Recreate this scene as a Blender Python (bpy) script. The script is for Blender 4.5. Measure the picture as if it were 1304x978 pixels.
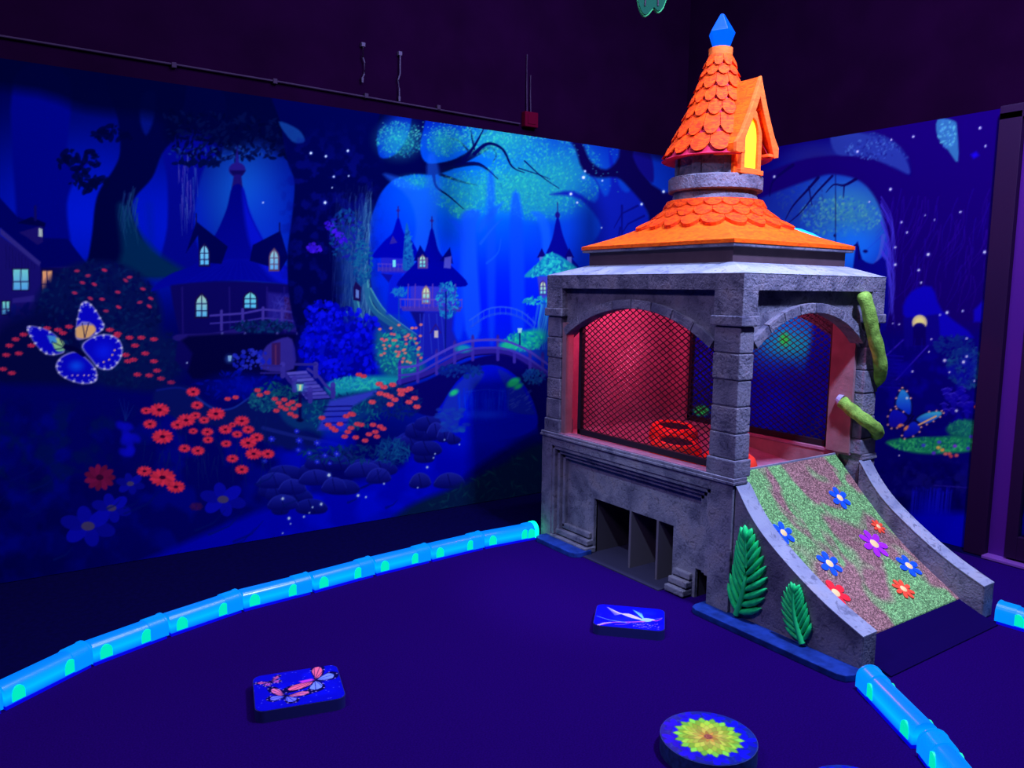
import bpy, bmesh, math, random
import numpy as np
from mathutils import Vector, Matrix
for o in list(bpy.data.objects): bpy.data.objects.remove(o, do_unlink=True)
sc = bpy.context.scene
COL = sc.collection
random.seed(3)
PI = math.pi
# ---------------------------------------------------------------- camera
FPX, YAW, PITCH, ROLL, CAMZ = 994.0, .9715, .1208, .0118, 1.6
def camera_axes():
    f = np.array([math.cos(YAW)*math.cos(PITCH), math.sin(YAW)*math.cos(PITCH), -math.sin(PITCH)])
    r0 = np.array([math.sin(YAW), -math.cos(YAW), 0.]); u0 = np.cross(r0, f)
    r = r0*math.cos(ROLL)+u0*math.sin(ROLL); u = -r0*math.sin(ROLL)+u0*math.cos(ROLL)
    return f, r, u
cf, cr, cu = camera_axes()
cd = bpy.data.cameras.new('camera'); cam = bpy.data.objects.new('camera', cd); COL.objects.link(cam)
cd.sensor_fit = 'HORIZONTAL'; cd.sensor_width = 36.0; cd.lens = 36.0*FPX/1304.0; cd.clip_start = .02
cam.matrix_world = Matrix(((cr[0], cu[0], -cf[0], 0), (cr[1], cu[1], -cf[1], 0), (cr[2], cu[2], -cf[2], CAMZ), (0, 0, 0, 1)))
sc.camera = cam
# ---------------------------------------------------------------- world, exposure
wd = bpy.data.worlds.new('dark_room'); sc.world = wd; wd.use_nodes = True
wd.node_tree.nodes['Background'].inputs[0].default_value = (.12, .03, .5, 1)
wd.node_tree.nodes['Background'].inputs[1].default_value = .014
sc.view_settings.view_transform = 'Standard'; sc.view_settings.look = 'None'
sc.view_settings.exposure = 0.0; sc.view_settings.gamma = 1.0; sc.view_settings.use_curve_mapping = False
# ---------------------------------------------------------------- room lamps (black-light floods under the ceiling)
def area(name, loc, to, power, col, sx, sy, spread=180):
    d = bpy.data.lights.new(name, 'AREA'); d.energy = power; d.color = col; d.shape = 'RECTANGLE'; d.size = sx; d.size_y = sy; d.spread = math.radians(spread)
    o = bpy.data.objects.new(name, d); COL.objects.link(o); o.location = loc
    o.rotation_euler = (Vector(to)-Vector(loc)).to_track_quat('-Z', 'Y').to_euler(); return o
UV = (.43, .48, 1.0)
area('black_light_flood', (3.0, 1.0, 4.2), (3.4, 3.0, 1.0), 330, UV, .26, .26)
area('black_light_wash', (2.6, 2.9, 4.3), (2.6, 4.87, 1.3), 140, (.48, .50, 1.0), 2.6, .15)
area('black_light_bar', (-.8, 2.2, 4.2), (-.5, 3.6, .4), 115, (.62, .46, 1.0), 1.0, .15)
area('black_light_side', (3.9, 1.9, 4.3), (5.1, 2.9, 1.5), 34, (.50, .35, 1.0), .8, .15)
sd = bpy.data.lights.new('ceiling_spot', 'SPOT'); sd.energy = 720; sd.color = (.50, .60, 1.0); sd.spot_size = math.radians(22); sd.spot_blend = 1.0; sd.shadow_soft_size = .08
so = bpy.data.objects.new('ceiling_spot', sd); COL.objects.link(so); so.location = (.6, 2.0, 4.3); so.rotation_euler = (Vector((2.8, 3.2, -.05))-Vector((.6, 2.0, 4.3))).to_track_quat('-Z', 'Y').to_euler()
area('red_ceiling_lamp', (3.6, 1.2, 4.4), (4.6, 3.2, 3.4), 16, (1.0, .03, .10), .3, .3)
# ---------------------------------------------------------------- materials
def nt(name):
    m = bpy.data.materials.new(name); m.use_nodes = True; t = m.node_tree
    return m, t, t.nodes['Principled BSDF']
def flat(name, col, rough=.6, emit=None, es=0., metal=0., spec=.3, nsc=0., namt=0., bump=0., col2=None):
    m, t, b = nt(name); b.inputs['Base Color'].default_value = (*col, 1); b.inputs['Roughness'].default_value = rough
    b.inputs['Metallic'].default_value = metal; b.inputs['Specular IOR Level'].default_value = spec
    if emit: b.inputs['Emission Color'].default_value = (*emit, 1); b.inputs['Emission Strength'].default_value = es
    if nsc:
        tc = t.nodes.new('ShaderNodeTexCoord'); n = t.nodes.new('ShaderNodeTexNoise'); n.inputs['Scale'].default_value = nsc; n.inputs['Detail'].default_value = 6
        t.links.new(tc.outputs['Object'], n.inputs['Vector'])
        r = t.nodes.new('ShaderNodeValToRGB'); r.color_ramp.elements[0].position = .35; r.color_ramp.elements[1].position = .68
        c2 = col2 or tuple(v*(1-namt) for v in col)
        r.color_ramp.elements[0].color = (*c2, 1); r.color_ramp.elements[1].color = (*col, 1)
        t.links.new(n.outputs['Fac'], r.inputs['Fac']); t.links.new(r.outputs['Color'], b.inputs['Base Color'])
        if bump:
            n2 = t.nodes.new('ShaderNodeTexNoise'); n2.inputs['Scale'].default_value = nsc*5; n2.inputs['Detail'].default_value = 4; t.links.new(tc.outputs['Object'], n2.inputs['Vector'])
            bp = t.nodes.new('ShaderNodeBump'); bp.inputs['Strength'].default_value = bump; bp.inputs['Distance'].default_value = .01
            t.links.new(n2.outputs['Fac'], bp.inputs['Height']); t.links.new(bp.outputs['Normal'], b.inputs['Normal'])
    return m
def stone_mat(name, base, dark, sc1=7., bump=.5, fine=90.):
    m, t, b = nt(name); b.inputs['Roughness'].default_value = .75; b.inputs['Specular IOR Level'].default_value = .12
    tc = t.nodes.new('ShaderNodeTexCoord')
    def noise(s, d=5, dist=0.):
        n = t.nodes.new('ShaderNodeTexNoise'); n.inputs['Scale'].default_value = s; n.inputs['Detail'].default_value = d; n.inputs['Distortion'].default_value = dist
        t.links.new(tc.outputs['Object'], n.inputs['Vector']); return n
    a = noise(sc1, 6, .6); f = noise(fine, 3); g = noise(sc1*4, 8, 1.5)
    r = t.nodes.new('ShaderNodeValToRGB'); e = r.color_ramp.elements; e[0].position = .36; e[0].color = (*dark, 1); e[1].position = .56; e[1].color = (*base, 1)
    k = r.color_ramp.elements.new(.72); k.color = (base[0]*1.12, base[1]*1.02, base[2]*.92, 1)
    t.links.new(a.outputs['Fac'], r.inputs['Fac'])
    r2 = t.nodes.new('ShaderNodeValToRGB'); r2.color_ramp.elements[0].position = .33; r2.color_ramp.elements[0].color = (.45, .45, .5, 1); r2.color_ramp.elements[1].position = .45; r2.color_ramp.elements[1].color = (1, 1, 1, 1)
    t.links.new(g.outputs['Fac'], r2.inputs['Fac'])
    mx = t.nodes.new('ShaderNodeMix'); mx.data_type = 'RGBA'; mx.blend_type = 'MULTIPLY'; mx.inputs['Factor'].default_value = .8
    t.links.new(r.outputs['Color'], mx.inputs['A']); t.links.new(r2.outputs['Color'], mx.inputs['B']); t.links.new(mx.outputs['Result'], b.inputs['Base Color'])
    ad = t.nodes.new('ShaderNodeMath'); ad.operation = 'ADD'; t.links.new(f.outputs['Fac'], ad.inputs[0]); t.links.new(g.outputs['Fac'], ad.inputs[1])
    bp = t.nodes.new('ShaderNodeBump'); bp.inputs['Strength'].default_value = bump; bp.inputs['Distance'].default_value = .008
    t.links.new(ad.outputs[0], bp.inputs['Height']); t.links.new(bp.outputs['Normal'], b.inputs['Normal'])
    return m
def print_mat(name, rough=.7, spec=.0):
    m, t, b = nt(name); a = t.nodes.new('ShaderNodeVertexColor'); a.layer_name = 'print'
    t.links.new(a.outputs['Color'], b.inputs['Base Color']); b.inputs['Roughness'].default_value = rough; b.inputs['Specular IOR Level'].default_value = spec
    return m
def turf_mat():
    m, t, b = nt('glitter_turf'); tc = t.nodes.new('ShaderNodeTexCoord')
    mp = t.nodes.new('ShaderNodeMapping'); mp.inputs['Scale'].default_value = (3.0, 1.9, 2.2); mp.inputs['Rotation'].default_value = (.2, 0, .55); t.links.new(tc.outputs['Object'], mp.inputs['Vector'])
    n = t.nodes.new('ShaderNodeTexNoise'); n.inputs['Scale'].default_value = 1.35; n.inputs['Detail'].default_value = 2; n.inputs['Distortion'].default_value = .8; t.links.new(mp.outputs['Vector'], n.inputs['Vector'])
    r = t.nodes.new('ShaderNodeValToRGB'); e = r.color_ramp.elements; e[0].position = .47; e[0].color = (.19, .46, .13, 1); e[1].position = .57; e[1].color = (.31, .17, .135, 1)
    t.links.new(n.outputs['Fac'], r.inputs['Fac'])
    v = t.nodes.new('ShaderNodeTexVoronoi'); v.inputs['Scale'].default_value = 190; t.links.new(tc.outputs['Object'], v.inputs['Vector'])
    s = t.nodes.new('ShaderNodeSeparateColor'); t.links.new(v.outputs['Color'], s.inputs['Color'])
    r2 = t.nodes.new('ShaderNodeValToRGB'); e2 = r2.color_ramp.elements; e2[0].position = .1; e2[0].color = (.35, .35, .35, 1); e2[1].position = .75; e2[1].color = (1.1, 1.1, 1.1, 1); k = e2.new(.93); k.color = (1.8, 1.8, 1.7, 1)
    t.links.new(s.outputs['Red'], r2.inputs['Fac'])
    mx = t.nodes.new('ShaderNodeMix'); mx.data_type = 'RGBA'; mx.blend_type = 'MULTIPLY'; mx.inputs['Factor'].default_value = 1
    t.links.new(r.outputs['Color'], mx.inputs['A']); t.links.new(r2.outputs['Color'], mx.inputs['B']); t.links.new(mx.outputs['Result'], b.inputs['Base Color'])
    bp = t.nodes.new('ShaderNodeBump'); bp.inputs['Strength'].default_value = .5; bp.inputs['Distance'].default_value = .006; t.links.new(s.outputs['Green'], bp.inputs['Height']); t.links.new(bp.outputs['Normal'], b.inputs['Normal'])
    b.inputs['Roughness'].default_value = .8; b.inputs['Specular IOR Level'].default_value = .1
    return m
def tile_mat(name, col, col2, sc_=28.):
    m, t, b = nt(name); tc = t.nodes.new('ShaderNodeTexCoord'); n = t.nodes.new('ShaderNodeTexNoise'); n.inputs['Scale'].default_value = sc_; n.inputs['Detail'].default_value = 6; n.inputs['Distortion'].default_value = 1.2
    mp = t.nodes.new('ShaderNodeMapping'); mp.inputs['Scale'].default_value = (1, 1, 3); t.links.new(tc.outputs['Object'], mp.inputs['Vector']); t.links.new(mp.outputs['Vector'], n.inputs['Vector'])
    r = t.nodes.new('ShaderNodeValToRGB'); e = r.color_ramp.elements; e[0].position = .35; e[0].color = (*col2, 1); e[1].position = .6; e[1].color = (*col, 1); t.links.new(n.outputs['Fac'], r.inputs['Fac']); t.links.new(r.outputs['Color'], b.inputs['Base Color'])
    bp = t.nodes.new('ShaderNodeBump'); bp.inputs['Strength'].default_value = .35; bp.inputs['Distance'].default_value = .006; t.links.new(n.outputs['Fac'], bp.inputs['Height']); t.links.new(bp.outputs['Normal'], b.inputs['Normal'])
    b.inputs['Roughness'].default_value = .6; b.inputs['Specular IOR Level'].default_value = .06
    return m
M = {}
M['stone'] = stone_mat('painted_stone', (.190, .195, .232), (.095, .10, .140))
M['stone_rough'] = stone_mat('rough_stone', (.215, .218, .250), (.115, .12, .155), 9, .9, 60)
M['cap'] = stone_mat('pale_cap_lit_top', (.30, .35, .38), (.20, .24, .30), 5, .2)  # pale cap; on the ramp wall tops its paleness stands in for light
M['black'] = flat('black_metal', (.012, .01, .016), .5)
M['jamb'] = flat('jamb_plaster', (.36, .19, .19), .7, nsc=10, namt=.3, bump=.2)
M['inner'] = flat('inner_plaster', (.42, .19, .27), .7, nsc=14, namt=.25, bump=.2)
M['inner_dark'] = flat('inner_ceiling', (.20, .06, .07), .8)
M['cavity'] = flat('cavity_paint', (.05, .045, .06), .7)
M['divider'] = flat('divider_board', (.10, .09, .11), .6)
M['orange_ring'] = flat('neon_red_plastic', (1.0, .055, .02), .45)
M['orange_tile'] = tile_mat('neon_orange_tile', (1.0, .100, .006), (.60, .030, .010))
M['orange_gap'] = flat('neon_red_undercoat', (.50, .012, .05), .7)
M['orange_skirt'] = tile_mat('neon_orange_board', (1.0, .140, .006), (.78, .075, .008), 22)
M['orange_trim'] = tile_mat('pale_orange_trim', (1.0, .20, .03), (.90, .14, .025), 16)
M['box'] = flat('dark_fascia', (.085, .05, .06), .7, nsc=12, namt=.2)
M['turf'] = turf_mat()
M['carpet'] = None
M['leaf'] = flat('neon_green_leaf', (.012, .95, .20), .5, nsc=30, namt=.35)
M['rib'] = flat('dark_green_rib', (.012, .60, .14), .5)
M['vine'] = flat('moss_green_vine', (.34, .70, .09), .65, spec=.1, nsc=26, namt=.55, bump=.5)
M['cut'] = flat('cut_vine_end', (.35, .38, .55), .6)
M['blue_petal'] = flat('blue_petal', (.004, .10, .85), .5); M['purple_petal'] = flat('purple_petal', (.42, .02, .78), .5)
M['red_petal'] = flat('red_petal', (.95, .02, .03), .5); M['orange_petal'] = flat('orange_petal', (1., .09, .03), .5); M['flower_eye'] = flat('cream_flower_eye', (1., .75, .25), .5)
M['plinth'] = flat('plinth_board_paint', (.012, .045, .24), .5, spec=.1, nsc=20, namt=.5)
M['grille'] = flat('grille_wire', (.02, .012, .02), .4, metal=.2, spec=.4)
M['crystal'] = flat('fluorescent_blue_crystal', (.0, .02, .25), .3, (0., .13, 1.), .85, spec=.08)  # fluorescent acrylic, given emission as if it were a lamp
M['pane'] = flat('lit_yellow_pane', (1., .6, .02), .5, (1., .62, .0), .95)
M['cyan'] = flat('cyan_acrylic', (.01, .5, .85), .35)
# ---------------------------------------------------------------- mesh helpers
class MB:
    def __init__(s): s.v = []; s.f = []; s.m = []
    def add(s, v, f, mi=0):
        n = len(s.v); s.v += [tuple(p) for p in v]; s.f += [tuple(i+n for i in q) for q in f]; s.m += [mi]*len(f); return s
    def box(s, x0, x1, y0, y1, z0, z1, mi=0):
        return s.add([(x0, y0, z0), (x1, y0, z0), (x1, y1, z0), (x0, y1, z0), (x0, y0, z1), (x1, y0, z1), (x1, y1, z1), (x0, y1, z1)],
                     [(0, 3, 2, 1), (4, 5, 6, 7), (0, 1, 5, 4), (1, 2, 6, 5), (2, 3, 7, 6), (3, 0, 4, 7)], mi)
    def prism(s, poly, axis, a0, a1, mi=0):
        """poly in the two axes left over, in x<y<z order"""
        def P(u, w, a): return (a, u, w) if axis == 'x' else (u, a, w) if axis == 'y' else (u, w, a)
        n = len(poly); v = [P(u, w, a0) for u, w in poly]+[P(u, w, a1) for u, w in poly]
        return s.add(v, [tuple(range(n-1, -1, -1)), tuple(range(n, 2*n))]+[(i, (i+1) % n, n+(i+1) % n, n+i) for i in range(n)], mi)
    def lathe(s, prof, n=32, c=(0, 0, 0), mi=0):
        v = [(c[0]+r*math.cos(2*PI*k/n), c[1]+r*math.sin(2*PI*k/n), c[2]+z) for r, z in prof for k in range(n)]; m = len(prof)
        f = [(j*n+k, j*n+(k+1) % n, (j+1)*n+(k+1) % n, (j+1)*n+k) for j in range(m-1) for k in range(n)]
        if prof[0][0] > 1e-6: f.append(tuple(range(n-1, -1, -1)))
        if prof[-1][0] > 1e-6: f.append(tuple((m-1)*n+k for k in range(n)))
        return s.add(v, f, mi)
    def tube(s, path, rad, n=8, mi=0, cap=True, flat_=1.):
        P = [Vector(p) for p in path]; m = len(P); rad = rad if isinstance(rad, (list, tuple)) else [rad]*m; v = []
        up = Vector((0, 0, 1))
        for i, p in enumerate(P):
            t = (P[min(i+1, m-1)]-P[max(i-1, 0)]).normalized(); a = t.cross(up)
            if a.length < 1e-3: a = t.cross(Vector((1, 0, 0)))
            a.normalize(); b = a.cross(t).normalized()
            v += [p+(a*math.cos(2*PI*k/n)+b*math.sin(2*PI*k/n)*flat_)*rad[i] for k in range(n)]
        f = [(j*n+k, j*n+(k+1) % n, (j+1)*n+(k+1) % n, (j+1)*n+k) for j in range(m-1) for k in range(n)]
        if cap: f += [tuple(range(n-1, -1, -1)), tuple((m-1)*n+k for k in range(n))]
        return s.add(v, f, mi)
    def bar(s, a, b, w, h=None, nrm=(0, 0, 1), mi=0):
        a, b, N = Vector(a), Vector(b), Vector(nrm).normalized(); t = (b-a).normalized(); q = t.cross(N).normalized()*w/2; N = N*(h or w)/2
        v = [p+i*q+j*N for p in (a, b) for i, j in ((-1, -1), (1, -1), (1, 1), (-1, 1))]
        return s.add(v, [(3, 2, 1, 0), (4, 5, 6, 7), (0, 1, 5, 4), (1, 2, 6, 5), (2, 3, 7, 6), (3, 0, 4, 7)], mi)
    def build(s, name, mats, parent=None, origin=(0, 0, 0), bevel=0., smooth=None, recalc=True):
        me = bpy.data.meshes.new(name); o3 = Vector(origin)
        me.from_pydata([tuple(Vector(p)-o3) for p in s.v], [], s.f)
        for mt in (mats if isinstance(mats, (list, tuple)) else [mats]): me.materials.append(mt)
        if any(s.m): me.polygons.foreach_set('material_index', s.m)
        if recalc:
            bm = bmesh.new(); bm.from_mesh(me); bmesh.ops.recalc_face_normals(bm, faces=bm.faces)
            if bevel: bmesh.ops.bevel(bm, geom=[e for e in bm.edges if e.calc_face_angle(0) > .6], offset=bevel, segments=2, affect='EDGES', profile=.6)
            bm.to_mesh(me); bm.free()
        if smooth is not None:
            me.shade_smooth(); me.set_sharp_from_angle(angle=math.radians(smooth))
        me.update(); return link(name, me, parent, origin)
def link(name, me, parent=None, loc=(0, 0, 0), rot=None):
    o = bpy.data.objects.new(name, me); COL.objects.link(o)
    if parent is not None:
        o.parent = parent; o.location = Vector(loc)-WORLD[parent]
        WORLD[o] = Vector(loc)
    else: o.location = loc; WORLD[o] = Vector(loc)
    if rot: o.rotation_euler = rot
    return o
class _W(dict):
    def __getitem__(s, o): return dict.__getitem__(s, o.name)
    def __setitem__(s, o, v): dict.__setitem__(s, o.name, v)
WORLD = _W()
def thing(name, label, cat, loc=(0, 0, 0), group=None):
    o = bpy.data.objects.new(name, None); COL.objects.link(o); o.location = loc; WORLD[o] = Vector(loc); o.empty_display_size = .1
    return tag(o, label, cat, group)
def tag(o, label, cat, group=None):
    o['label'] = label; o['category'] = cat
    if group: o['group'] = group
    return o
def structure(o, label=None):
    o['kind'] = 'structure'
    if label: o['label'] = label
    return o
def box(name, mat, parent, *b, bevel=.003): return MB().box(*b).build(name, mat, parent, bevel=bevel, origin=((b[0]+b[1])/2, (b[2]+b[3])/2, b[4]))
def print_mesh(name, P, rgb, mat, parent=None, origin=(0, 0, 0)):
    """grid of points (rows, cols, 3) carrying its printed colours"""
    h, w = P.shape[:2]; me = bpy.data.meshes.new(name); V = (P.reshape(-1, 3)-np.array(origin)).astype(np.float32)
    i = np.arange(h*w).reshape(h, w); F = np.stack([i[:-1, :-1], i[:-1, 1:], i[1:, 1:], i[1:, :-1]], -1).reshape(-1, 4)
    me.vertices.add(h*w); me.vertices.foreach_set('co', V.ravel()); me.loops.add(F.size); me.loops.foreach_set('vertex_index', F.ravel().astype(np.int32))
    me.polygons.add(len(F)); me.polygons.foreach_set('loop_start', np.arange(0, F.size, 4, dtype=np.int32)); me.update(calc_edges=True)
    at = me.color_attributes.new('print', 'FLOAT_COLOR', 'POINT'); c = np.ones((h*w, 4), np.float32); c[:, :3] = rgb.reshape(-1, 3); at.data.foreach_set('color', c.ravel())
    me.materials.append(mat); return link(name, me, parent, origin)
def to_linear(a):
    a = np.clip(a, 0, 1); return np.where(a <= .04045, a/12.92, ((a+.055)/1.055)**2.4)
def sample(A, x, y):
    u = np.clip((x-A.x0)*A.k-.5, 0, A.w-1.001); v = np.clip((y-A.y0)*A.k-.5, 0, A.h-1.001)
    i = u.astype(int); j = v.astype(int); fx = (u-i)[..., None]; fy = (v-j)[..., None]; a = A.a
    return (a[j, i]*(1-fx)+a[j, i+1]*fx)*(1-fy)+(a[j+1, i]*(1-fx)+a[j+1, i+1]*fx)*fy
# baked camera projection of each mural wall: (metres along the wall, height) -> image pixels
PROJ_LEFT = ((283.77229, -16.005265, -3.5031569), (51.641324, -250.05478, 743.75024), (.13391008, -.028818637, 1.0))
PROJ_RIGHT = ((-8.2121112, -21.969694, 2020.1517), (96.944082, -343.23874, 910.41540), (.26908371, -.039558022, 1.0))
def wall_to_pixels(proj, u, z):
    (a, b, c), (d, e, f), (g, h, i) = proj; w = g*u+h*z+i
    return (a*u+b*z+c)/w, (d*u+e*z+f)/w
# ---------------------------------------------------------------- artwork painter (flat prints)
class Art:
    """A flat print drawn shape by shape; kept as an array and put on the print's own mesh as point colours."""
    def __init__(s, x0, y0, x1, y1, k, bg=(0, 0, 60)):
        s.x0, s.y0, s.k = x0, y0, k
        s.w, s.h = int((x1-x0)*k), int((y1-y0)*k)
        s.a = np.empty((s.h, s.w, 3), np.float32); s.a[:] = np.array(bg, np.float32)/255
        s.rng = np.random.RandomState(7)
    def win(s, bx0, by0, bx1, by1):
        i0 = max(0, int((bx0-s.x0)*s.k)-1); i1 = min(s.w, int((bx1-s.x0)*s.k)+2)
        j0 = max(0, int((by0-s.y0)*s.k)-1); j1 = min(s.h, int((by1-s.y0)*s.k)+2)
        if i1 <= i0 or j1 <= j0: return None
        X = ((np.arange(i0, i1)+.5)/s.k+s.x0)[None, :].astype(np.float32)
        Y = ((np.arange(j0, j1)+.5)/s.k+s.y0)[:, None].astype(np.float32)
        return (slice(j0, j1), slice(i0, i1)), X, Y
    def put(s, sl, m, col, col2=None, g=None):
        c = np.array(col, np.float32)/255
        if col2 is not None:
            c = c+(np.array(col2, np.float32)/255-c)*g[..., None]
        s.a[sl] += (c-s.a[sl])*m[..., None]
    def poly(s, pts, col, soft=1., a=1., col2=None, gv=None, tex=0):
        P = np.array(pts, np.float32)
        w = s.win(P[:, 0].min()-soft, P[:, 1].min()-soft, P[:, 0].max()+soft, P[:, 1].max()+soft)
        if w is None: return
        sl, X, Y = w; X = X+0*Y; Y = Y+0*X
        d = np.full(X.shape, 1e9, np.float32); ins = np.zeros(X.shape, bool)
        for (ax, ay), (bx, by) in zip(P, np.roll(P, -1, 0)):
            ex, ey = bx-ax, by-ay; L = ex*ex+ey*ey+1e-9
            t = np.clip(((X-ax)*ex+(Y-ay)*ey)/L, 0, 1)
            d = np.minimum(d, (X-ax-t*ex)**2+(Y-ay-t*ey)**2)
            if abs(ey) > 1e-6:
                ins ^= ((ay > Y) != (by > Y)) & (X < ex*(Y-ay)/ey+ax)
        d = np.sqrt(d)*np.where(ins, 1, -1)
        m = np.clip(.5+d/(2*max(soft, .35)), 0, 1)*a
        if tex: m = m*(1-tex*s.noise(sl, .09))
        if col2 is not None:
            if gv is None: g = (Y-P[:, 1].min())/(np.ptp(P[:, 1])+1e-6)
            else: g = ((X-gv[0])*(gv[2]-gv[0])+(Y-gv[1])*(gv[3]-gv[1]))/((gv[2]-gv[0])**2+(gv[3]-gv[1])**2)
            s.put(sl, m, col, col2, np.clip(g, 0, 1))
        else: s.put(sl, m, col)
    def ell(s, x, y, rx, ry, col, ang=0., soft=.8, a=1.):
        R = max(rx, ry)+soft; w = s.win(x-R, y-R, x+R, y+R)
        if w is None: return
        sl, X, Y = w; ca, sa = math.cos(ang), math.sin(ang)
        u = ((X-x)*ca+(Y-y)*sa)/rx; v = (-(X-x)*sa+(Y-y)*ca)/ry
        q = np.sqrt(u*u+v*v); m = np.clip(.5+(1-q)*min(rx, ry)/(2*max(soft, .3)), 0, 1)*a
        s.put(sl, m, col)
    def glow(s, x, y, rx, ry, col, a=1., p=1.):
        w = s.win(x-rx, y-ry, x+rx, y+ry)
        if w is None: return
        sl, X, Y = w
        q = np.sqrt(((X-x)/rx)**2+((Y-y)/ry)**2); m = np.clip(1-q, 0, 1); m = (m*m*(3-2*m))**p*a
        s.put(sl, m, col)
    def line(s, pts, w0, col, w1=None, a=1., soft=.6):
        w1 = w0 if w1 is None else w1
        P = np.array(pts, np.float32); n = len(P)-1; W = max(w0, w1)
        w = s.win(P[:, 0].min()-W, P[:, 1].min()-W, P[:, 0].max()+W, P[:, 1].max()+W)
        if w is None: return
        sl, X, Y = w; best = None
        for i in range(n):
            (ax, ay), (bx, by) = P[i], P[i+1]; ex, ey = bx-ax, by-ay
            t = np.clip(((X-ax)*ex+(Y-ay)*ey)/(ex*ex+ey*ey+1e-9), 0, 1)
            r = (w0+(w1-w0)*(i+t)/n)/2
            v = r-np.sqrt((X-ax-t*ex)**2+(Y-ay-t*ey)**2)
            best = v if best is None else np.maximum(best, v)
        s.put(sl, np.clip(.5+best/(2*soft), 0, 1)*a, col)
    def noise(s, sl, f, seed=0):
        """smooth value noise 0..1 over a window"""
        if not hasattr(s, '_n'): s._n = {}
        key = (f, seed)
        if key not in s._n:
            r = np.random.RandomState(int(f*1000)+seed)
            H, W = s.h, s.w; out = np.zeros((H, W), np.float32)
            for o, am in ((1, .6), (2, .3), (4, .15)):
                g = r.rand(int(H/s.k*f*o)+3, int(W/s.k*f*o)+3).astype(np.float32)
                yy = np.arange(H)/s.k*f*o; xx = np.arange(W)/s.k*f*o
                j = yy.astype(int); i = xx.astype(int); fy = (yy-j)[:, None]; fx = (xx-i)[None]
                fy = fy*fy*(3-2*fy); fx = fx*fx*(3-2*fx)
                A = g[j][:, i]*(1-fx)+g[j][:, i+1]*fx; B = g[j+1][:, i]*(1-fx)+g[j+1][:, i+1]*fx
                out += am*(A*(1-fy)+B*fy)
            s._n[key] = np.clip((out-.2)/.65, 0, 1)
        return s._n[key][sl]
    def mottle(s, box, col, f, lo=.5, hi=.8, a=.6, seed=0, mask=None):
        w = s.win(*box)
        if w is None: return
        sl, X, Y = w; n = s.noise(sl, f, seed); m = np.clip((n-lo)/(hi-lo), 0, 1)*a
        ex = np.minimum(np.minimum(X-box[0], box[2]-X)/(.22*(box[2]-box[0])), 1); ey = np.minimum(np.minimum(Y-box[1], box[3]-Y)/(.22*(box[3]-box[1])), 1)
        s.put(sl, m*np.clip(ex, 0, 1)*np.clip(ey, 0, 1), col)
    def scat(s, cx, cy, rx, ry, n, size, cols, asp=.5, a=.8, edge=1.):
        r = s.rng
        for _ in range(n):
            t = r.rand()*6.283; q = r.rand()**.5*edge
            z = size*(.5+r.rand()); c = cols[r.randint(len(cols))]
            s.ell(cx+rx*q*math.cos(t), cy+ry*q*math.sin(t), z, z*asp, c, r.rand()*3.14, .5, a)
    def scatpoly(s, pts, n, size, cols, asp=.5, a=.8):
        P = np.array(pts, float); r = s.rng; lo, hi = P.min(0), P.max(0); k = 0
        while k < n:
            x, y = lo+(hi-lo)*r.rand(2); ins = False
            for (ax, ay), (bx, by) in zip(P, np.roll(P, -1, 0)):
                if (ay > y) != (by > y) and x < (bx-ax)*(y-ay)/(by-ay)+ax: ins = not ins
            k += 1
            if not ins: continue
            z = size*(.5+r.rand()); s.ell(x, y, z, z*asp, cols[r.randint(len(cols))], r.rand()*3.14, .5, a)
    def daisy(s, x, y, r, col, mid, n=12, tilt=.7, a=1., rot=0.):
        for i in range(n):
            t = rot+6.283*i/n; dx, dy = math.cos(t), math.sin(t)*tilt
            ang = math.atan2(dy, dx); L = r*math.hypot(dx, dy)
            k = .82+.18*((i*7) % 3)/2
            s.ell(x+dx*r*.55, y+dy*r*.55, max(L*.46, .8), max(r*(2.3 if n > 7 else 1.55)/n, .7), tuple(k*v for v in col), ang, .5, a)
        if mid: s.ell(x, y, r*.24, r*.22*tilt, mid, 0, .5, a)

def smooth(pts, n=5, closed=False):
    P = [np.array(p, float) for p in pts]; out = []; N = len(P)
    for i in range(N if closed else N-1):
        p0 = P[(i-1) % N] if closed or i > 0 else P[0]; p1 = P[i]; p2 = P[(i+1) % N]
        p3 = P[(i+2) % N] if closed or i+2 < N else P[-1]
        for k in range(n):
            t = k/n
            out.append(tuple(.5*(2*p1+(p2-p0)*t+(2*p0-5*p1+4*p2-p3)*t*t+(3*p1-p0-3*p2+p3)*t**3)))
    if not closed: out.append(tuple(P[-1]))
    return out

def arch_window(A, x0, y0, x1, y1, cols, frame=(20, 10, 60)):
    cx = (x0+x1)/2; h = y1-y0; w = x1-x0
    pts = [(x0, y1), (x0, y0+.38*h), (x0+.12*w, y0+.2*h), (cx, y0), (x1-.12*w, y0+.2*h), (x1, y0+.38*h), (x1, y1)]
    A.poly([(cx+(x-cx)*1.35, (y0+y1)/2+(y-(y0+y1)/2)*1.2) for x, y in pts], frame, .7)
    A.poly(pts, cols[0], .6, 1, cols[1])
    A.line([(cx, y0), (cx, y1)], 1.2, frame); A.line([(x0, y0+.42*h), (x1, y0+.42*h)], 1.1, frame); A.line([(x0, y0+.74*h), (x1, y0+.74*h)], 1.1, frame)

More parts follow.
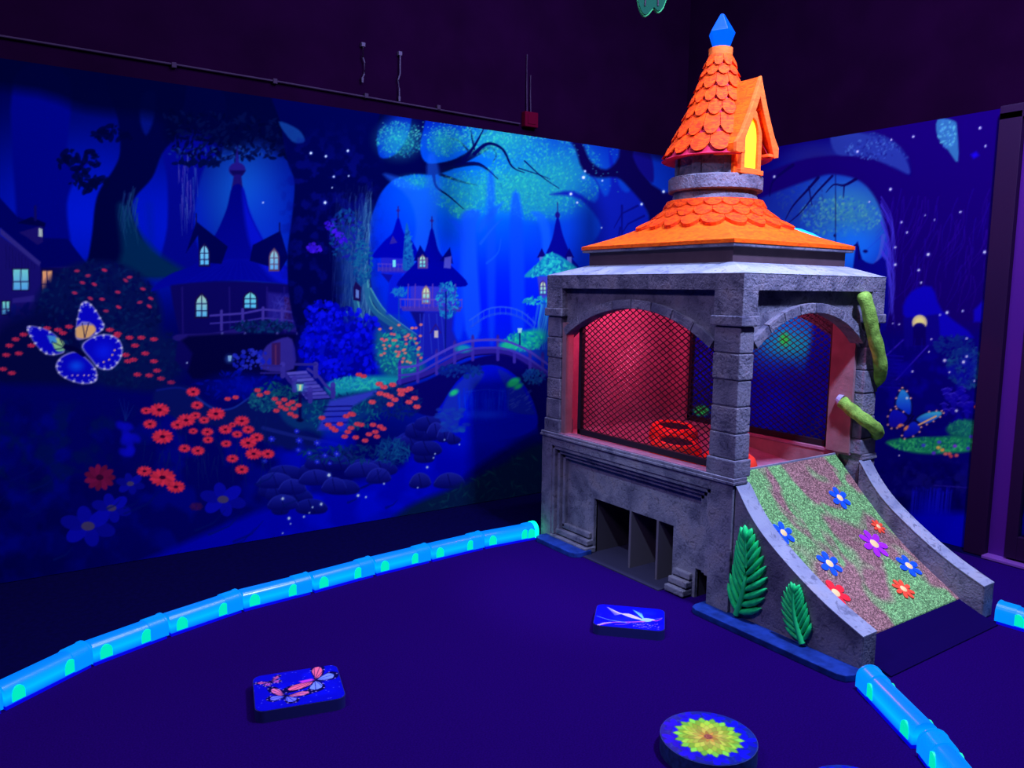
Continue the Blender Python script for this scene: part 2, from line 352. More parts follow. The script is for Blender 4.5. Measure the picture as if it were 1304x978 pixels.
def paint_left():
    A = Art(-900, -80, 900, 900, 1.5, (0, 0, 70)); R = A.rng
    # sky between the trunks
    A.poly([(-900, -80), (900, -80), (900, 900), (-900, 900)], (0, 0, 60), 1, 1, (0, 0, 110))
    A.glow(100, 280, 260, 190, (0, 22, 215), .95); A.glow(-180, 290, 200, 180, (0, 15, 190), .9); A.glow(-500, 300, 260, 220, (0, 12, 180), .9)
    A.glow(225, 300, 90, 120, (0, 20, 210), .8); A.glow(310, 250, 90, 130, (12, 78, 190), .95); A.glow(330, 330, 70, 110, (8, 50, 190), .8)
    A.glow(610, 330, 330, 260, (0, 45, 255), 1., .55); A.glow(620, 240, 220, 120, (0, 110, 235), .9); A.glow(790, 260, 170, 170, (10, 60, 190), .8)
    A.glow(640, 400, 150, 90, (0, 15, 255), .85)
    # far trunks on the left
    for pts, c in (([(17, 100), (22, 300), (15, 345), (100, 345), (92, 320), (85, 260), (98, 225), (112, 205), (85, 205), (88, 100)], (0, 2, 125)),
                   ([(-60, 60), (-52, 300), (-75, 370), (-8, 370), (-18, 300), (-12, 60)], (0, 2, 110)),
                   ([(-330, 40), (-300, 300), (-350, 400), (-200, 400), (-232, 300), (-215, 40)], (0, 0, 70)),
                   ([(-620, 0), (-590, 320), (-640, 420), (-480, 420), (-515, 320), (-500, 0)], (0, 0, 80))):
        A.poly(smooth(pts, 4, True), c, 2.5)
    A.poly(smooth([(205, 110), (207, 190), (213, 230), (213, 290), (205, 350), (262, 350), (248, 300), (250, 250), (262, 210), (285, 185), (280, 110)], 4, True), (2, 4, 128), 2)
    for _ in range(34):
        x = 228+R.rand()*22; y = 190+R.rand()*90; A.line([(x, y), (x+R.randn()*1.5, y+14+R.rand()*26)], 1.5, (40+R.randint(40), 50+R.randint(40), 165), .5, .55)
    A.line([(190, 262), (192, 300), (186, 350)], 10, (0, 20, 170), 6, .8, 4)
    # big dark tree on the left
    A.poly(smooth([(96, 350), (110, 335), (117, 300), (121, 262), (128, 240), (145, 215), (153, 192), (150, 150), (138, 90), (232, 90), (226, 165), (206, 196), (194, 226), (173, 250), (168, 268), (175, 292), (192, 320), (225, 350)], 4, True), (0, 0, 50), 1.6)
    A.poly(smooth([(182, 120), (178, 150), (186, 172), (196, 150), (198, 118)], 4, True), (2, 12, 105), 2)
    A.poly(smooth([(150, 262), (155, 320), (150, 352), (240, 352), (205, 325), (178, 296), (166, 268)], 4, True), (0, 40, 78), 5, .9)
    for _ in range(30):
        x = 152+R.rand()*24; y = 235+R.rand()*45; A.line([(x, y), (x-3, y+16), (x+1, y+34)], 1.6, (20, 40+R.randint(40), 110), .5, .5)
    A.scat(100, 205, 28, 14, 40, 5, [(0, 0, 40), (0, 3, 50)]); A.scat(112, 232, 24, 12, 34, 5, [(0, 2, 42)]); A.scat(140, 170, 26, 10, 26, 5, [(0, 0, 40)])
    # canopy over the clearing, hanging tufts
    A.poly(smooth([(-900, -80), (-900, 92), (-400, 96), (0, 112), (110, 140), (200, 150), (215, 178), (250, 172), (290, 190), (330, 182), (365, 196), (380, 180), (480, 170), (480, -80)], 4, True), (0, 0, 34), 9, .93)
    A.scatpoly([(205, 140), (360, 150), (372, 205), (330, 200), (290, 205), (225, 200)], 420, 4, [(0, 0, 30), (0, 0, 38), (2, 8, 52)], .45)
    A.scat(285, 195, 70, 10, 60, 2, [(20, 60, 140), (10, 40, 120)], .5, .6)
    A.scat(252, 208, 30, 4, 40, 4, [(0, 5, 50)])
    # house on the left edge
    A.poly([(-70, 430), (-70, 250), (0, 300), (52, 336), (98, 338), (98, 430)], (22, 14, 105), 1)
    A.poly([(52, 340), (52, 430), (98, 430), (98, 342)], (8, 4, 72), 1)
    A.poly([(-110, 300), (-60, 215), (0, 252), (22, 276), (44, 284), (57, 286), (56, 303), (86, 304), (112, 338), (52, 341), (50, 334), (0, 290)], (0, 0, 92), 1)
    A.poly([(0, 290), (52, 334), (50, 339), (0, 298)], (45, 38, 130), .8)
    A.poly([(24, 296), (54, 287), (55, 308), (48, 312), (34, 302)], (24, 14, 100), .8); A.poly([(22, 284), (40, 276), (58, 284), (57, 289)], (0, 0, 60), .8)
    A.line([(45, 263), (45, 280)], 3.5, (12, 8, 90))
    for x in range(8, 48, 4): A.line([(x, 306+x*.7), (x, 342)], 1, (14, 8, 80), None, .8)
    A.poly([(49, 290), (54, 292), (54, 302), (49, 301)], (170, 190, 190), .6)
    for x0, y0, x1, y1, c1, c2 in ((17, 343, 36, 369, (120, 225, 225), (90, 180, 250)), (54, 345, 66, 373, (235, 170, 110), (240, 150, 120)), (79, 348, 88, 358, (230, 150, 90), (225, 140, 90)), (3, 384, 12, 400, (130, 235, 215), (80, 170, 240))):
        A.poly([(x0-1.5, y0-1.5), (x1+1.5, y0-1.5), (x1+1.5, y1+1.5), (x0-1.5, y1+1.5)], (20, 8, 60), .5)
        A.poly([(x0, y0), (x1, y0), (x1, y1), (x0, y1)], c1, .5, 1, c2)
        A.line([((x0+x1)/2, y0), ((x0+x1)/2, y1)], 1.2, (30, 15, 70)); A.line([(x0, y0+.6*(y1-y0)), (x1, y0+.6*(y1-y0))], 1.2, (30, 15, 70))
    A.poly([(16, 380), (44, 376), (44, 384), (16, 386)], (40, 30, 130), .8); A.scat(30, 402, 20, 14, 60, 4, [(4, 8, 90), (8, 16, 110)])
    # round bush with red flowers
    A.ell(124, 402, 82, 70, (4, 14, 72), 0, 5); A.ell(55, 455, 80, 60, (3, 6, 62), 0, 12); A.ell(170, 460, 65, 45, (4, 16, 76), 0, 8)
    A.scat(124, 400, 80, 68, 700, 3, [(4, 22, 78), (6, 34, 88), (2, 8, 60), (2, 6, 70)], .5, .7)
    A.scat(175, 455, 60, 42, 260, 3, [(4, 26, 80), (3, 12, 70)], .5, .7)
    for x, y in ((112, 351), (133, 344), (160, 357), (182, 368), (115, 380), (130, 381), (151, 391), (95, 373), (98, 345), (135, 396), (178, 385), (190, 390), (165, 353), (120, 362), (105, 360), (150, 372), (192, 380)):
        A.ell(x, y, 3.6, 1.9, (165+R.randint(40), 38, 80), R.rand()*.8-.2, .6, .9)
    for x, y in ((165, 430), (172, 440), (160, 452), (163, 460), (170, 458), (185, 450), (175, 477), (190, 478), (196, 460), (200, 472), (205, 482), (180, 430), (150, 425), (140, 420), (196, 432), (218, 487), (12, 440), (20, 432), (8, 452), (30, 426), (24, 450), (40, 440), (4, 470), (15, 475), (50, 425), (60, 418), (88, 416), (80, 424), (74, 420), (148, 428)):
        A.daisy(x, y, 5.5, (205, 42, 82), None, 7, .5)
    # tree-house with the tall spire
    A.ell(302, 600, 150, 130, (2, 2, 80), 0, 30, .6)
    A.poly([(302, 186), (304.5, 208), (299.5, 208)], (26, 18, 118)); A.ell(302, 216, 10.5, 9, (28, 16, 112)); A.poly([(292, 217), (313, 217), (308, 224), (297, 224)], (10, 4, 70)); A.poly([(298, 222), (307, 222), (309, 240), (295, 240)], (22, 10, 96))
    A.poly(smooth([(296, 238), (309, 238), (318, 270), (334, 303), (352, 330), (372, 345), (398, 370), (370, 362), (300, 357), (226, 362), (192, 371), (215, 350), (250, 335), (272, 303), (288, 268)], 4, True), (0, 0, 108), .9, 1, (2, 3, 150))
    A.poly(smooth([(309, 240), (318, 270), (334, 303), (352, 330), (398, 370), (350, 357), (322, 320), (312, 280)], 4, True), (6, 16, 205), 3, .8)
    for k in range(16): A.line([(290+k*2.2, 330), (232+k*11, 362)], .8, (8, 14, 185), None, .35)
    for apex, base in (((250, 282), [(237, 323), (250, 300), (283, 336), (276, 300)]),):
        A.poly([(250, 282), (237, 322), (252, 300), (254, 334), (282, 336), (290, 314)], (0, 0, 66), .8)
    A.poly([(357, 294), (322, 312), (318, 332), (345, 340), (357, 345), (367, 328)], (0, 0, 72), .8); A.line([(250, 272), (250, 286)], 1.5, (10, 5, 60)); A.line([(356, 284), (356, 296)], 1.5, (10, 5, 60))
    arch_window(A, 255, 312, 265.5, 337, ((130, 210, 235), (90, 190, 250))); arch_window(A, 344, 318, 354, 343, ((150, 200, 200), (90, 170, 240)), (90, 60, 90))
    A.poly(smooth([(226, 362), (300, 358), (372, 363), (386, 374), (388, 425), (375, 470), (235, 470), (228, 425), (218, 372)], 3, True), (10, 4, 84), 1.5)
    A.poly([(340, 372), (380, 376), (384, 420), (340, 415)], (34, 26, 135), 2, .8)
    for x in (232, 292, 340, 362, 378): A.line([(x, 366), (x+1, 424)], 2.2, (26, 16, 108), None, .8)
    arch_window(A, 250, 375, 263.5, 403, ((170, 215, 190), (90, 190, 245))); arch_window(A, 311.5, 372, 326, 392, ((120, 220, 220), (80, 190, 245)))
    A.poly([(362, 378), (372, 380), (372, 415), (362, 412)], (40, 16, 84), .8)
    for _ in range(40): A.line([(345+R.rand()*30, 372+R.rand()*30), (345+R.rand()*30, 382+R.rand()*30)], 1, (60, 60, 180), None, .25)
    # balcony railing, vines, lower trunk
    A.poly(smooth([(225, 426), (270, 424), (335, 414), (397, 420), (396, 425), (335, 420), (270, 432), (225, 434)], 3, True), (30, 20, 112), .8)
    A.line([(268, 402), (310, 399), (335, 394), (362, 396), (397, 402)], 2.6, (62, 50, 158)); A.line([(268, 412), (310, 409), (335, 405), (362, 407), (396, 413)], 2, (52, 42, 150))
    for x, y in ((282, 396), (309, 394), (335, 392), (359, 393), (377, 394), (390, 398), (396, 399)): A.line([(x, y), (x, y+24)], 3.6, (58, 46, 150))
    A.scat(335, 416, 40, 8, 220, 2.4, [(4, 30, 78), (2, 14, 60), (8, 50, 100)])
    for x in (283, 312, 353, 379, 389): A.ell(x, 425, 1.6, 1.8, (110, 110, 210))
    A.poly(smooth([(240, 428), (385, 426), (378, 445), (376, 475), (330, 480), (245, 482), (245, 450)], 3, True), (2, 0, 50), 2)
    A.poly(smooth([(333, 470), (336, 445), (352, 433), (372, 432), (374, 470)], 3, True), (46, 36, 140), 1.2); A.poly([(346, 437), (357, 436), (357, 466), (346, 464)], (50, 20, 84), .8); A.line([(351, 440), (351, 465)], 2, (110, 50, 90), None, .6)
    A.poly([(290, 453), (295, 453), (294, 460), (291, 460)], (190, 230, 220), .5); A.glow(292, 457, 9, 9, (60, 120, 230), .6)
    A.scat(320, 460, 26, 15, 60, 2.2, [(20, 30, 190), (40, 50, 205)], .9, .8)
    A.glow(310, 492, 70, 26, (0, 6, 165), .9); A.scat(305, 490, 60, 18, 90, 4, [(0, 2, 120), (0, 10, 170)], .35, .6)
    # giant tree in the middle
    A.poly(smooth([(352, 100), (358, 160), (366, 205), (375, 232), (372, 275), (366, 330), (372, 400), (400, 470), (450, 460), (440, 400), (470, 400), (505, 420), (548, 448), (530, 428), (500, 408), (478, 385), (470, 340), (470, 290), (478, 262), (487, 243), (503, 228), (530, 222), (552, 223), (575, 216), (600, 203), (628, 186), (600, 192), (575, 204), (545, 208), (535, 190), (540, 160), (548, 120), (528, 120), (522, 165), (505, 195), (484, 200), (480, 170), (478, 90)], 4, True), (0, 0, 58), 1.2)
    A.poly(smooth([(355, 155), (380, 165), (388, 180), (372, 180)], 4, True), (10, 46, 120), 1.2)
    A.mottle((350, 150, 490, 460), (4, 6, 110), .1, .5, .8, .6, 5)
    A.poly(smooth([(446, 290), (466, 262), (473, 275), (470, 300), (471, 345), (480, 385), (510, 412), (545, 446), (500, 440), (462, 425), (440, 400), (432, 340), (436, 290)], 4, True), (14, 50, 125), 10, .85)
    for _ in range(260):
        t = R.rand(); y = 232+t*185; xr = 474-4*math.sin(t*3); x = xr-R.rand()**1.7*48
        f = 1-(xr-x)/52
        A.line(smooth([(x, y), (x+R.randn()*1.5-1, y+12), (x+R.randn()*2-1, y+26+R.rand()*20)], 3), .8+1.0*R.rand(), (int(16+50*f), int(34+90*f), int(110+60*f)), .4, (.2+.4*f)*min(1, .15+t*3))
    for pts in ([(465, 350), (472, 390), (500, 415), (545, 445)], [(452, 380), (462, 415), (480, 440), (505, 452)], [(440, 395), (442, 430), (455, 455)], [(470, 370), (490, 400), (530, 430)]):
        A.line(smooth(pts, 5), 7, (30, 95, 140), 4, .85); A.line(smooth([(x+2, y-3) for x, y in pts], 5), 1.8, (80, 170, 170), 1, .8)
    A.scat(442, 300, 22, 34, 240, 2.4, [(8, 40, 120), (20, 20, 150), (10, 70, 130)]); A.scat(462, 335, 12, 30, 160, 2.2, [(16, 90, 140), (8, 60, 130)])
    for x, y in ((430, 297), (436, 305), (398, 315), (420, 287), (402, 318)): A.scat(x, y, 7, 5, 14, 2, [(40, 10, 190), (60, 20, 220)], .8)
    A.poly([(453, 358), (460, 366), (459, 384), (450, 382), (450, 366)], (20, 8, 70), .8); A.poly([(453, 368), (457, 370), (457, 380), (453, 379)], (90, 120, 200), .6)
    # thin twisting branches
    for pts, w in (([(545, 214), (580, 208), (604, 196), (621, 183), (640, 190), (652, 212), (668, 220)], 9), ([(590, 204), (604, 186), (616, 165)], 7), ([(580, 212), (610, 210), (634, 228)], 5), ([(552, 222), (556, 238), (572, 250), (590, 266)], 4.5), ([(560, 222), (590, 232), (608, 236)], 4), ([(604, 192), (601, 172), (596, 160)], 3), ([(600, 196), (585, 180), (572, 176)], 3), ([(624, 184), (632, 196), (628, 206)], 2.5), ([(615, 172), (622, 168)], 2)):
        A.line(smooth(pts, 5), w, (2, 2, 62), .8)
    # teal foliage glows
    cols = [(30, 160, 160), (45, 200, 170), (20, 125, 165), (70, 215, 165), (20, 105, 160)]
    for x, y, rx, ry, n, k in ((508, 178, 28, 22, 260, .8), (566, 180, 22, 18, 200, .8), (640, 178, 56, 22, 520, 1), (610, 245, 60, 26, 560, .9), (668, 232, 50, 36, 620, 1), (720, 222, 44, 42, 420, .8), (530, 232, 26, 9, 120, .7), (690, 262, 40, 18, 220, .7), (590, 268, 16, 10, 80, 1)):
        A.glow(x, y, rx*1.5, ry*1.6, (28, 148, 165), .9*k)
        A.scat(x, y, rx*1.08, ry*1.1, int(n*1.7), 1.25, cols, .6, .42*k)
    for pts, w in (([(604, 196), (621, 183), (640, 190), (652, 212), (668, 220)], 5), ([(590, 204), (604, 186), (618, 160)], 5), ([(580, 210), (610, 208), (634, 228)], 3.4), ([(552, 222), (556, 238), (572, 250), (590, 266)], 3), ([(668, 205), (690, 225), (712, 240)], 1.6), ([(660, 214), (685, 222), (700, 228)], 1.4), ([(604, 190), (600, 172)], 2)):
        A.line(smooth(pts, 5), w, (2, 2, 70), .7)
    for _ in range(160):
        A.ell(485+R.rand()*230, 155+R.rand()*22, .8, .6, (90, 200, 190), 0, .5, .6)
    # misty trunks of the glade
    for pts, c, a_ in (([(488, 222), (520, 252), (530, 290), (520, 345), (560, 345), (556, 280), (562, 240), (555, 200), (545, 200), (540, 240), (515, 228)], (20, 90, 235), .55),
                      ([(588, 300), (592, 420), (612, 420), (606, 300), (612, 270), (590, 270)], (14, 80, 255), .8), ([(612, 280), (640, 258), (612, 296)], (14, 80, 255), .7),
                      ([(620, 240), (622, 420), (630, 420), (630, 240)], (10, 70, 255), .6), ([(650, 262), (652, 420), (668, 420), (664, 262)], (8, 66, 255), .7), ([(572, 280), (586, 310), (578, 420), (590, 420), (592, 300)], (10, 70, 255), .6),
                      ([(676, 270), (690, 300), (690, 420), (704, 420), (700, 290)], (16, 90, 255), .7)):
        A.poly(smooth(pts, 4, True), c, 2.5, a_)
    A.line(smooth([(612, 310), (628, 290), (640, 278)], 4), 4, (16, 84, 255), 1, .7); A.line(smooth([(620, 335), (634, 322), (638, 304)], 4), 3, (16, 84, 255), 1, .6)
    # far fairy towers
    def tower(tip, el, er, ey, neck, c, body, by):
        A.line([(tip[0], tip[1]-14), (tip[0], tip[1]+4)], 1.4, (30, 20, 120)); A.ell(tip[0], tip[1]-9, 2, 1.6, (40, 20, 120))
        cx = (el+er)/2; w = (er-el)/2
        A.poly([(cx-.62*w, ey), (cx+.62*w, ey), (cx+.6*w, by), (cx-.6*w, by)], body, 1)
        A.poly(smooth([tip, (tip[0]+neck*.6, tip[1]+.4*(ey-tip[1])), (tip[0]+neck*1.5, tip[1]+.62*(ey-tip[1])), (er, ey), (cx+.4*w, ey+3), (cx-.4*w, ey+2), (el, ey+1), (tip[0]-neck*1.5, tip[1]+.62*(ey-tip[1])), (tip[0]-neck*.6, tip[1]+.4*(ey-tip[1]))], 4, True), c, .8)
    tower((507, 277), 474, 532, 326, 12, (0, 0, 165), (30, 30, 190), 348)
    A.poly([(497, 348), (492, 400), (512, 400), (512, 348)], (6, 20, 205), 2, .9); A.poly([(481, 340), (514, 341), (514, 346), (481, 345)], (50, 40, 170), .6)
    for x in range(482, 515, 5): A.line([(x, 336), (x, 345)], .9, (70, 55, 180))
    A.line([(481, 336), (514, 337)], 1.1, (80, 60, 190)); A.poly([(500, 331), (504, 331), (504, 340), (500, 340)], (110, 220, 230), .5); A.poly([(500, 300), (506, 309), (496, 311)], (40, 30, 150), .6)
    A.poly([(485, 348), (495, 360), (500, 350)], (10, 10, 150), .6)
    A.poly(smooth([(518, 283), (524, 310), (527, 340), (514, 344), (513, 330), (515, 305)], 4, True), (14, 84, 170), .8); A.scat(520, 318, 5, 26, 80, 1.6, [(20, 110, 180), (8, 50, 150)])
    tower((550, 290), 505, 596, 362, 14, (0, 0, 150), (44, 44, 200), 394)
    A.poly([(526, 396), (534, 420), (520, 455), (590, 455), (576, 420), (578, 396)], (20, 24, 170), 2); A.poly([(522, 396), (540, 397), (534, 420)], (10, 10, 120), 1.5)
    for x in (535, 540, 546, 556, 562): A.line([(x, 400), (x-2+R.rand()*8, 450)], 1.4, (40, 60, 200), None, .6)
    for pts in ([(535, 312), (527, 332), (548, 334)], [(573, 315), (560, 332), (577, 336)]): A.poly(pts, (0, 0, 110), .7)
    A.poly([(532, 328), (545, 328), (545, 342), (532, 342)], (90, 70, 150), .7); arch_window(A, 534.5, 325, 541.5, 340, ((190, 235, 180), (80, 200, 230)), (80, 50, 110)); A.poly([(566, 328), (575, 326), (574, 342), (565, 341)], (70, 70, 190), .7)
    arch_window(A, 538.5, 365, 546.5, 385, ((235, 225, 150), (90, 200, 235)), (140, 100, 120))
    for x in (520, 529, 551, 563, 580): A.line([(x, 362), (x-1, 394)], 1.6, (80, 50, 170))
    A.poly([(510, 390), (588, 391), (586, 397), (513, 396)], (60, 44, 170), .7); A.line([(509, 381), (588, 382)], 1.4, (100, 70, 190))
    for x in range(510, 590, 6): A.line([(x, 381), (x, 392)], 1, (90, 64, 185))
    A.scat(570, 382, 14, 24, 200, 2, [(20, 120, 190), (30, 150, 190), (10, 70, 170)]); A.line([(568, 372), (567, 445)], 1.8, (8, 16, 120)); A.scat(509, 372, 9, 6, 60, 2.4, [(20, 110, 190)], .3); A.line([(508, 374), (508, 408)], 1.4, (14, 60, 180))
    A.poly([(553, 421), (558, 421), (558, 430), (553, 430)], (190, 180, 190), .5); A.line([(548, 424), (555, 413), (561, 424)], 1.6, (40, 20, 120))
    # tower with the mossy roof, right
    A.line([(710, 258), (710, 276)], 1.2, (30, 20, 110)); A.ell(710, 274, 3, 4, (20, 10, 120)); A.poly(smooth([(710, 276), (717, 300), (728, 328), (735, 342), (690, 345), (703, 305)], 4, True), (4, 4, 140), .8)
    for x in (690, 725): A.poly([(x-6, 328), (x, 316), (x+6, 328)], (10, 0, 110), .6); A.poly([(x-3, 327), (x+3, 327), (x+3, 336), (x-3, 336)], (90, 110, 210), .5)
    A.poly(smooth([(668, 353), (684, 336), (700, 322), (720, 330), (745, 352), (705, 349)], 4, True), (20, 140, 190), 1.2); A.scatpoly([(668, 353), (684, 336), (702, 322), (745, 352), (705, 350)], 500, 2.2, [(30, 180, 195), (50, 210, 205), (14, 100, 180)])
    A.poly([(684, 352), (730, 352), (728, 382), (688, 382)], (60, 60, 200), 1); arch_window(A, 688, 358, 695, 374, ((225, 225, 160), (110, 210, 230)), (60, 40, 140))
    A.scat(690, 383, 24, 5, 130, 2, [(40, 190, 200), (20, 120, 190)]); A.poly([(690, 386), (726, 386), (718, 420), (735, 470), (660, 450), (685, 420)], (16, 50, 190), 2)
    for _ in range(26): x = 684+R.rand()*30; A.line([(x, 388), (x-4, 410), (x-14+R.rand()*18, 445)], 1.6, (50, 150, 225), .5, .5)
    # far bridge
    A.line(smooth([(598, 408), (620, 394), (642, 391), (664, 397), (682, 412)], 6), 2, (40, 90, 235), None, .8); A.line(smooth([(600, 416), (620, 403), (642, 399), (664, 405), (682, 420)], 6), 3, (26, 70, 235), None, .8)
    for x in range(602, 682, 7): y = 391+((x-642)/40)**2*15; A.line([(x, y), (x, y+9)], 1, (40, 90, 235), None, .7)
    # dark wood on the right of the glade
    A.poly(smooth([(756, 320), (766, 290), (748, 262), (728, 250), (700, 248), (730, 243), (757, 258), (762, 236), (745, 216), (738, 200), (757, 225), (770, 250), (778, 235), (776, 190), (788, 235), (800, 245), (810, 230), (815, 250), (822, 262), (830, 300), (830, 340)], 3, True), (10, 20, 160), 2, .9)
    A.poly(smooth([(808, 340), (826, 285), (820, 262), (800, 238), (785, 226), (760, 226), (742, 216), (733, 190), (722, 172), (740, 180), (752, 205), (772, 216), (788, 200), (790, 170), (806, 190), (830, 235), (870, 250), (900, 250), (900, 600), (820, 600)], 3, True), (8, 0, 62), 2)
    A.poly(smooth([(806, 195), (828, 196), (832, 232), (815, 218)], 4, True), (14, 8, 110), 1.5); A.poly([(780, -80), (900, -80), (900, 220), (800, 190)], (6, 0, 40), 6)
    for _ in range(90): A.ell(690+R.rand()*100, 175+R.rand()*70, 1, .7, (40, 130, 160), 0, .5, .6)
    for pts in ([(820, 275), (800, 285), (790, 300)], [(812, 262), (792, 272), (782, 290)], [(790, 290), (786, 310)], [(792, 262), (792, 320)]): A.line(pts, 3, (6, 6, 110), 1, .8)
    # ground of the left half
    A.poly(smooth([(-900, 520), (-200, 505), (0, 490), (120, 492), (205, 502), (255, 500), (300, 520), (345, 512), (380, 540), (430, 575), (510, 580), (590, 560), (760, 560), (900, 560), (900, 900), (-900, 900)], 3, True), (1, 0, 98), 6)
    A.mottle((-200, 480, 480, 760), (0, 3, 135), .035, .45, .8, .8, 9); A.mottle((-900, 480, 200, 900), (0, 0, 58), .04, .45, .75, .7, 4)
    A.mottle((-100, 500, 200, 640), (0, 16, 84), .05, .5, .8, .8, 11)
    # blue shrub and slopes beside the stairs
    A.ell(435, 445, 52, 42, (0, 0, 150), 0, 10); A.scat(438, 440, 56, 48, 560, 3.0, [(0, 2, 210), (8, 12, 245), (0, 0, 140), (4, 10, 190)], .8, .8)
    A.scat(412, 400, 24, 18, 120, 2.6, [(10, 14, 240), (0, 0, 170)], .8)
    A.poly(smooth([(480, 420), (500, 430), (530, 450), (540, 475), (500, 485), (480, 460)], 4, True), (14, 90, 130), 5); A.scat(508, 448, 30, 28, 300, 2.4, [(20, 130, 150), (10, 80, 140), (30, 170, 140)], .4)
    for _ in range(46): A.ell(480+R.rand()*58, 412+R.rand()*48+.2*(R.rand()*30), 2.2, 1.6, (225, 80+R.randint(50), 105), 0, .5, .9)
    A.poly(smooth([(392, 510), (440, 488), (505, 483), (515, 500), (470, 530), (430, 560), (390, 548), (360, 560), (335, 545), (345, 512)], 4, True), (6, 46, 110), 5)
    A.poly(smooth([(415, 490), (450, 480), (508, 480), (505, 492), (450, 500), (425, 503)], 4, True), (16, 140, 165), 3); A.scat(455, 488, 36, 8, 220, 2, [(30, 170, 185), (20, 120, 180), (40, 190, 170)], .4)
    A.scat(435, 525, 50, 24, 360, 2.6, [(6, 70, 110), (4, 40, 100), (10, 100, 120)], .35); A.scat(352, 505, 34, 18, 300, 2.6, [(8, 66, 96), (4, 36, 90), (10, 90, 100)], .35)
    # stairs and stone path
    for k in range(8): y = 474+k*4.4; x = 364+k*3.3; A.poly([(x, y), (x+26+k*.7, y-2), (x+29+k*.7, y+2.2), (x+3, y+4.2)], (66, 62, 178) if k % 2 else (84, 78, 195), .6); A.line([(x+2, y+4.4), (x+29+k*.7, y+2.6)], 1.3, (10, 6, 90))
    A.line(smooth([(358, 465), (368, 484), (385, 498), (396, 508)], 4), 4.5, (42, 34, 140)); A.line(smooth([(392, 470), (406, 480), (414, 490), (426, 500)], 4), 3.6, (52, 44, 155))
    for x, y in ((360, 470), (375, 488), (395, 502), (402, 470), (424, 496)): A.line([(x, y-6), (x, y+9)], 6, (50, 42, 150)); A.ell(x, y-6, 3, 3, (60, 50, 165))
    A.line([(332, 466), (358, 466)], 2.4, (40, 30, 130)); A.line([(332, 475), (358, 475)], 2, (40, 30, 130)); A.line([(376, 464), (402, 464)], 3.4, (40, 34, 140))
    A.poly([(420, 510), (492, 494), (448, 518), (440, 548), (404, 548)], (46, 56, 190), 2)
    for y in (518, 524, 531, 539): A.line([(412, y), (448-.3*(y-518), y-1)], 1.6, (8, 6, 110))
    # lamp on its post
    A.line([(382, 497), (382, 534)], 4, (10, 4, 74)); A.ell(382, 535, 4.5, 2.5, (8, 2, 60)); A.poly([(377.5, 489), (386.5, 489), (385, 498), (379, 498)], (120, 210, 170), .6); A.glow(382, 493, 12, 12, (60, 160, 230), .5); A.line([(378, 488), (386, 488)], 2, (30, 30, 110))
    A.poly([(381, 490), (384, 490), (383, 497), (381, 497)], (230, 240, 170), .5)
    # long mossy root in front
    A.poly(smooth([(200, 495), (240, 492), (262, 512), (290, 522), (318, 508), (335, 502), (352, 520), (366, 540), (400, 555), (440, 572), (455, 585), (380, 575), (330, 560), (300, 545), (250, 540), (200, 520)], 4, True), (6, 16, 92), 2.5)
    A.line(smooth([(250, 506), (272, 520), (296, 520), (322, 504), (338, 503)], 5), 3, (20, 44, 150), 2, .9); A.scat(336, 512, 20, 12, 200, 2, [(10, 70, 110), (6, 44, 100), (20, 100, 120)], .5)
    A.line(smooth([(335, 545), (380, 556), (430, 566), (448, 582)], 5), 5, (24, 36, 135), 3, .7); A.line(smooth([(200, 497), (230, 494), (252, 505)], 5), 2.5, (14, 24, 130), 2, .8)
    # stream, banks and rocks
    A.poly(smooth([(575, 510), (660, 505), (690, 540), (660, 560), (600, 600), (555, 640), (480, 655), (420, 690), (300, 720), (150, 735), (260, 680), (340, 648), (420, 625), (500, 600), (545, 560)], 4, True), (0, 0, 190), 5)
    A.mottle((300, 520, 680, 720), (0, 8, 235), .03, .45, .8, .7, 2); A.glow(590, 545, 60, 50, (0, 20, 240), .8)
    for x0, y0, x1, y1, n in ((332, 596, 410, 632, 5), (400, 582, 500, 612, 6), (330, 615, 440, 650, 4), (495, 555, 560, 580, 5), (525, 530, 560, 560, 4)):
        for _ in range(n):
            x = x0+R.rand()*(x1-x0); y = y0+R.rand()*(y1-y0); w = 11+R.rand()*13
            A.poly(smooth([(x-w, y+5), (x-w*.8, y-5), (x-w*.2, y-9), (x+w*.6, y-7), (x+w, y+2), (x+w*.7, y+9), (x-w*.5, y+10)], 4, True), (20, 26, 150), .9, 1, (2, 2, 90))
            A.line(smooth([(x-w*.8, y-5), (x-w*.2, y-9), (x+w*.6, y-7), (x+w, y+2)], 4), 1.2, (30, 40, 180), .8, .6); A.line([(x-w*.2, y-8), (x-w*.05, y), (x+w*.2, y+8)], 1, (2, 2, 70), None, .8)
    for x, y, w in ((462, 598, 24), (482, 606, 16), (350, 612, 24), (372, 620, 18), (402, 608, 22), (425, 618, 16), (572, 612, 20), (535, 612, 14), (360, 640, 20), (555, 548, 12), (566, 553, 10), (578, 556, 9)):
        A.poly(smooth([(x-w, y+6), (x-w*.7, y-5), (x, y-10), (x+w*.7, y-6), (x+w, y+4), (x+w*.5, y+9), (x-w*.5, y+10)], 4, True), (28, 34, 165), .9, 1, (3, 3, 95))
        A.line(smooth([(x-w*.95, y+3), (x-w*.6, y-6), (x, y-10), (x+w*.7, y-6), (x+w, y+3)], 4), 1.1, (44, 54, 190), .8, .6); A.line([(x-w*.1, y-8), (x+w*.1, y+7)], 1, (2, 2, 80), None, .8)
    A.scat(500, 575, 22, 16, 200, 3.6, [(8, 60, 130), (4, 36, 110), (12, 80, 140)], .2); A.scat(440, 578, 60, 12, 160, 3.2, [(4, 36, 100), (8, 56, 110)], .25)
    A.poly(smooth([(490, 668), (530, 640), (585, 618), (640, 590), (700, 560), (900, 520), (900, 720), (430, 720)], 4, True), (5, 26, 66), 5)
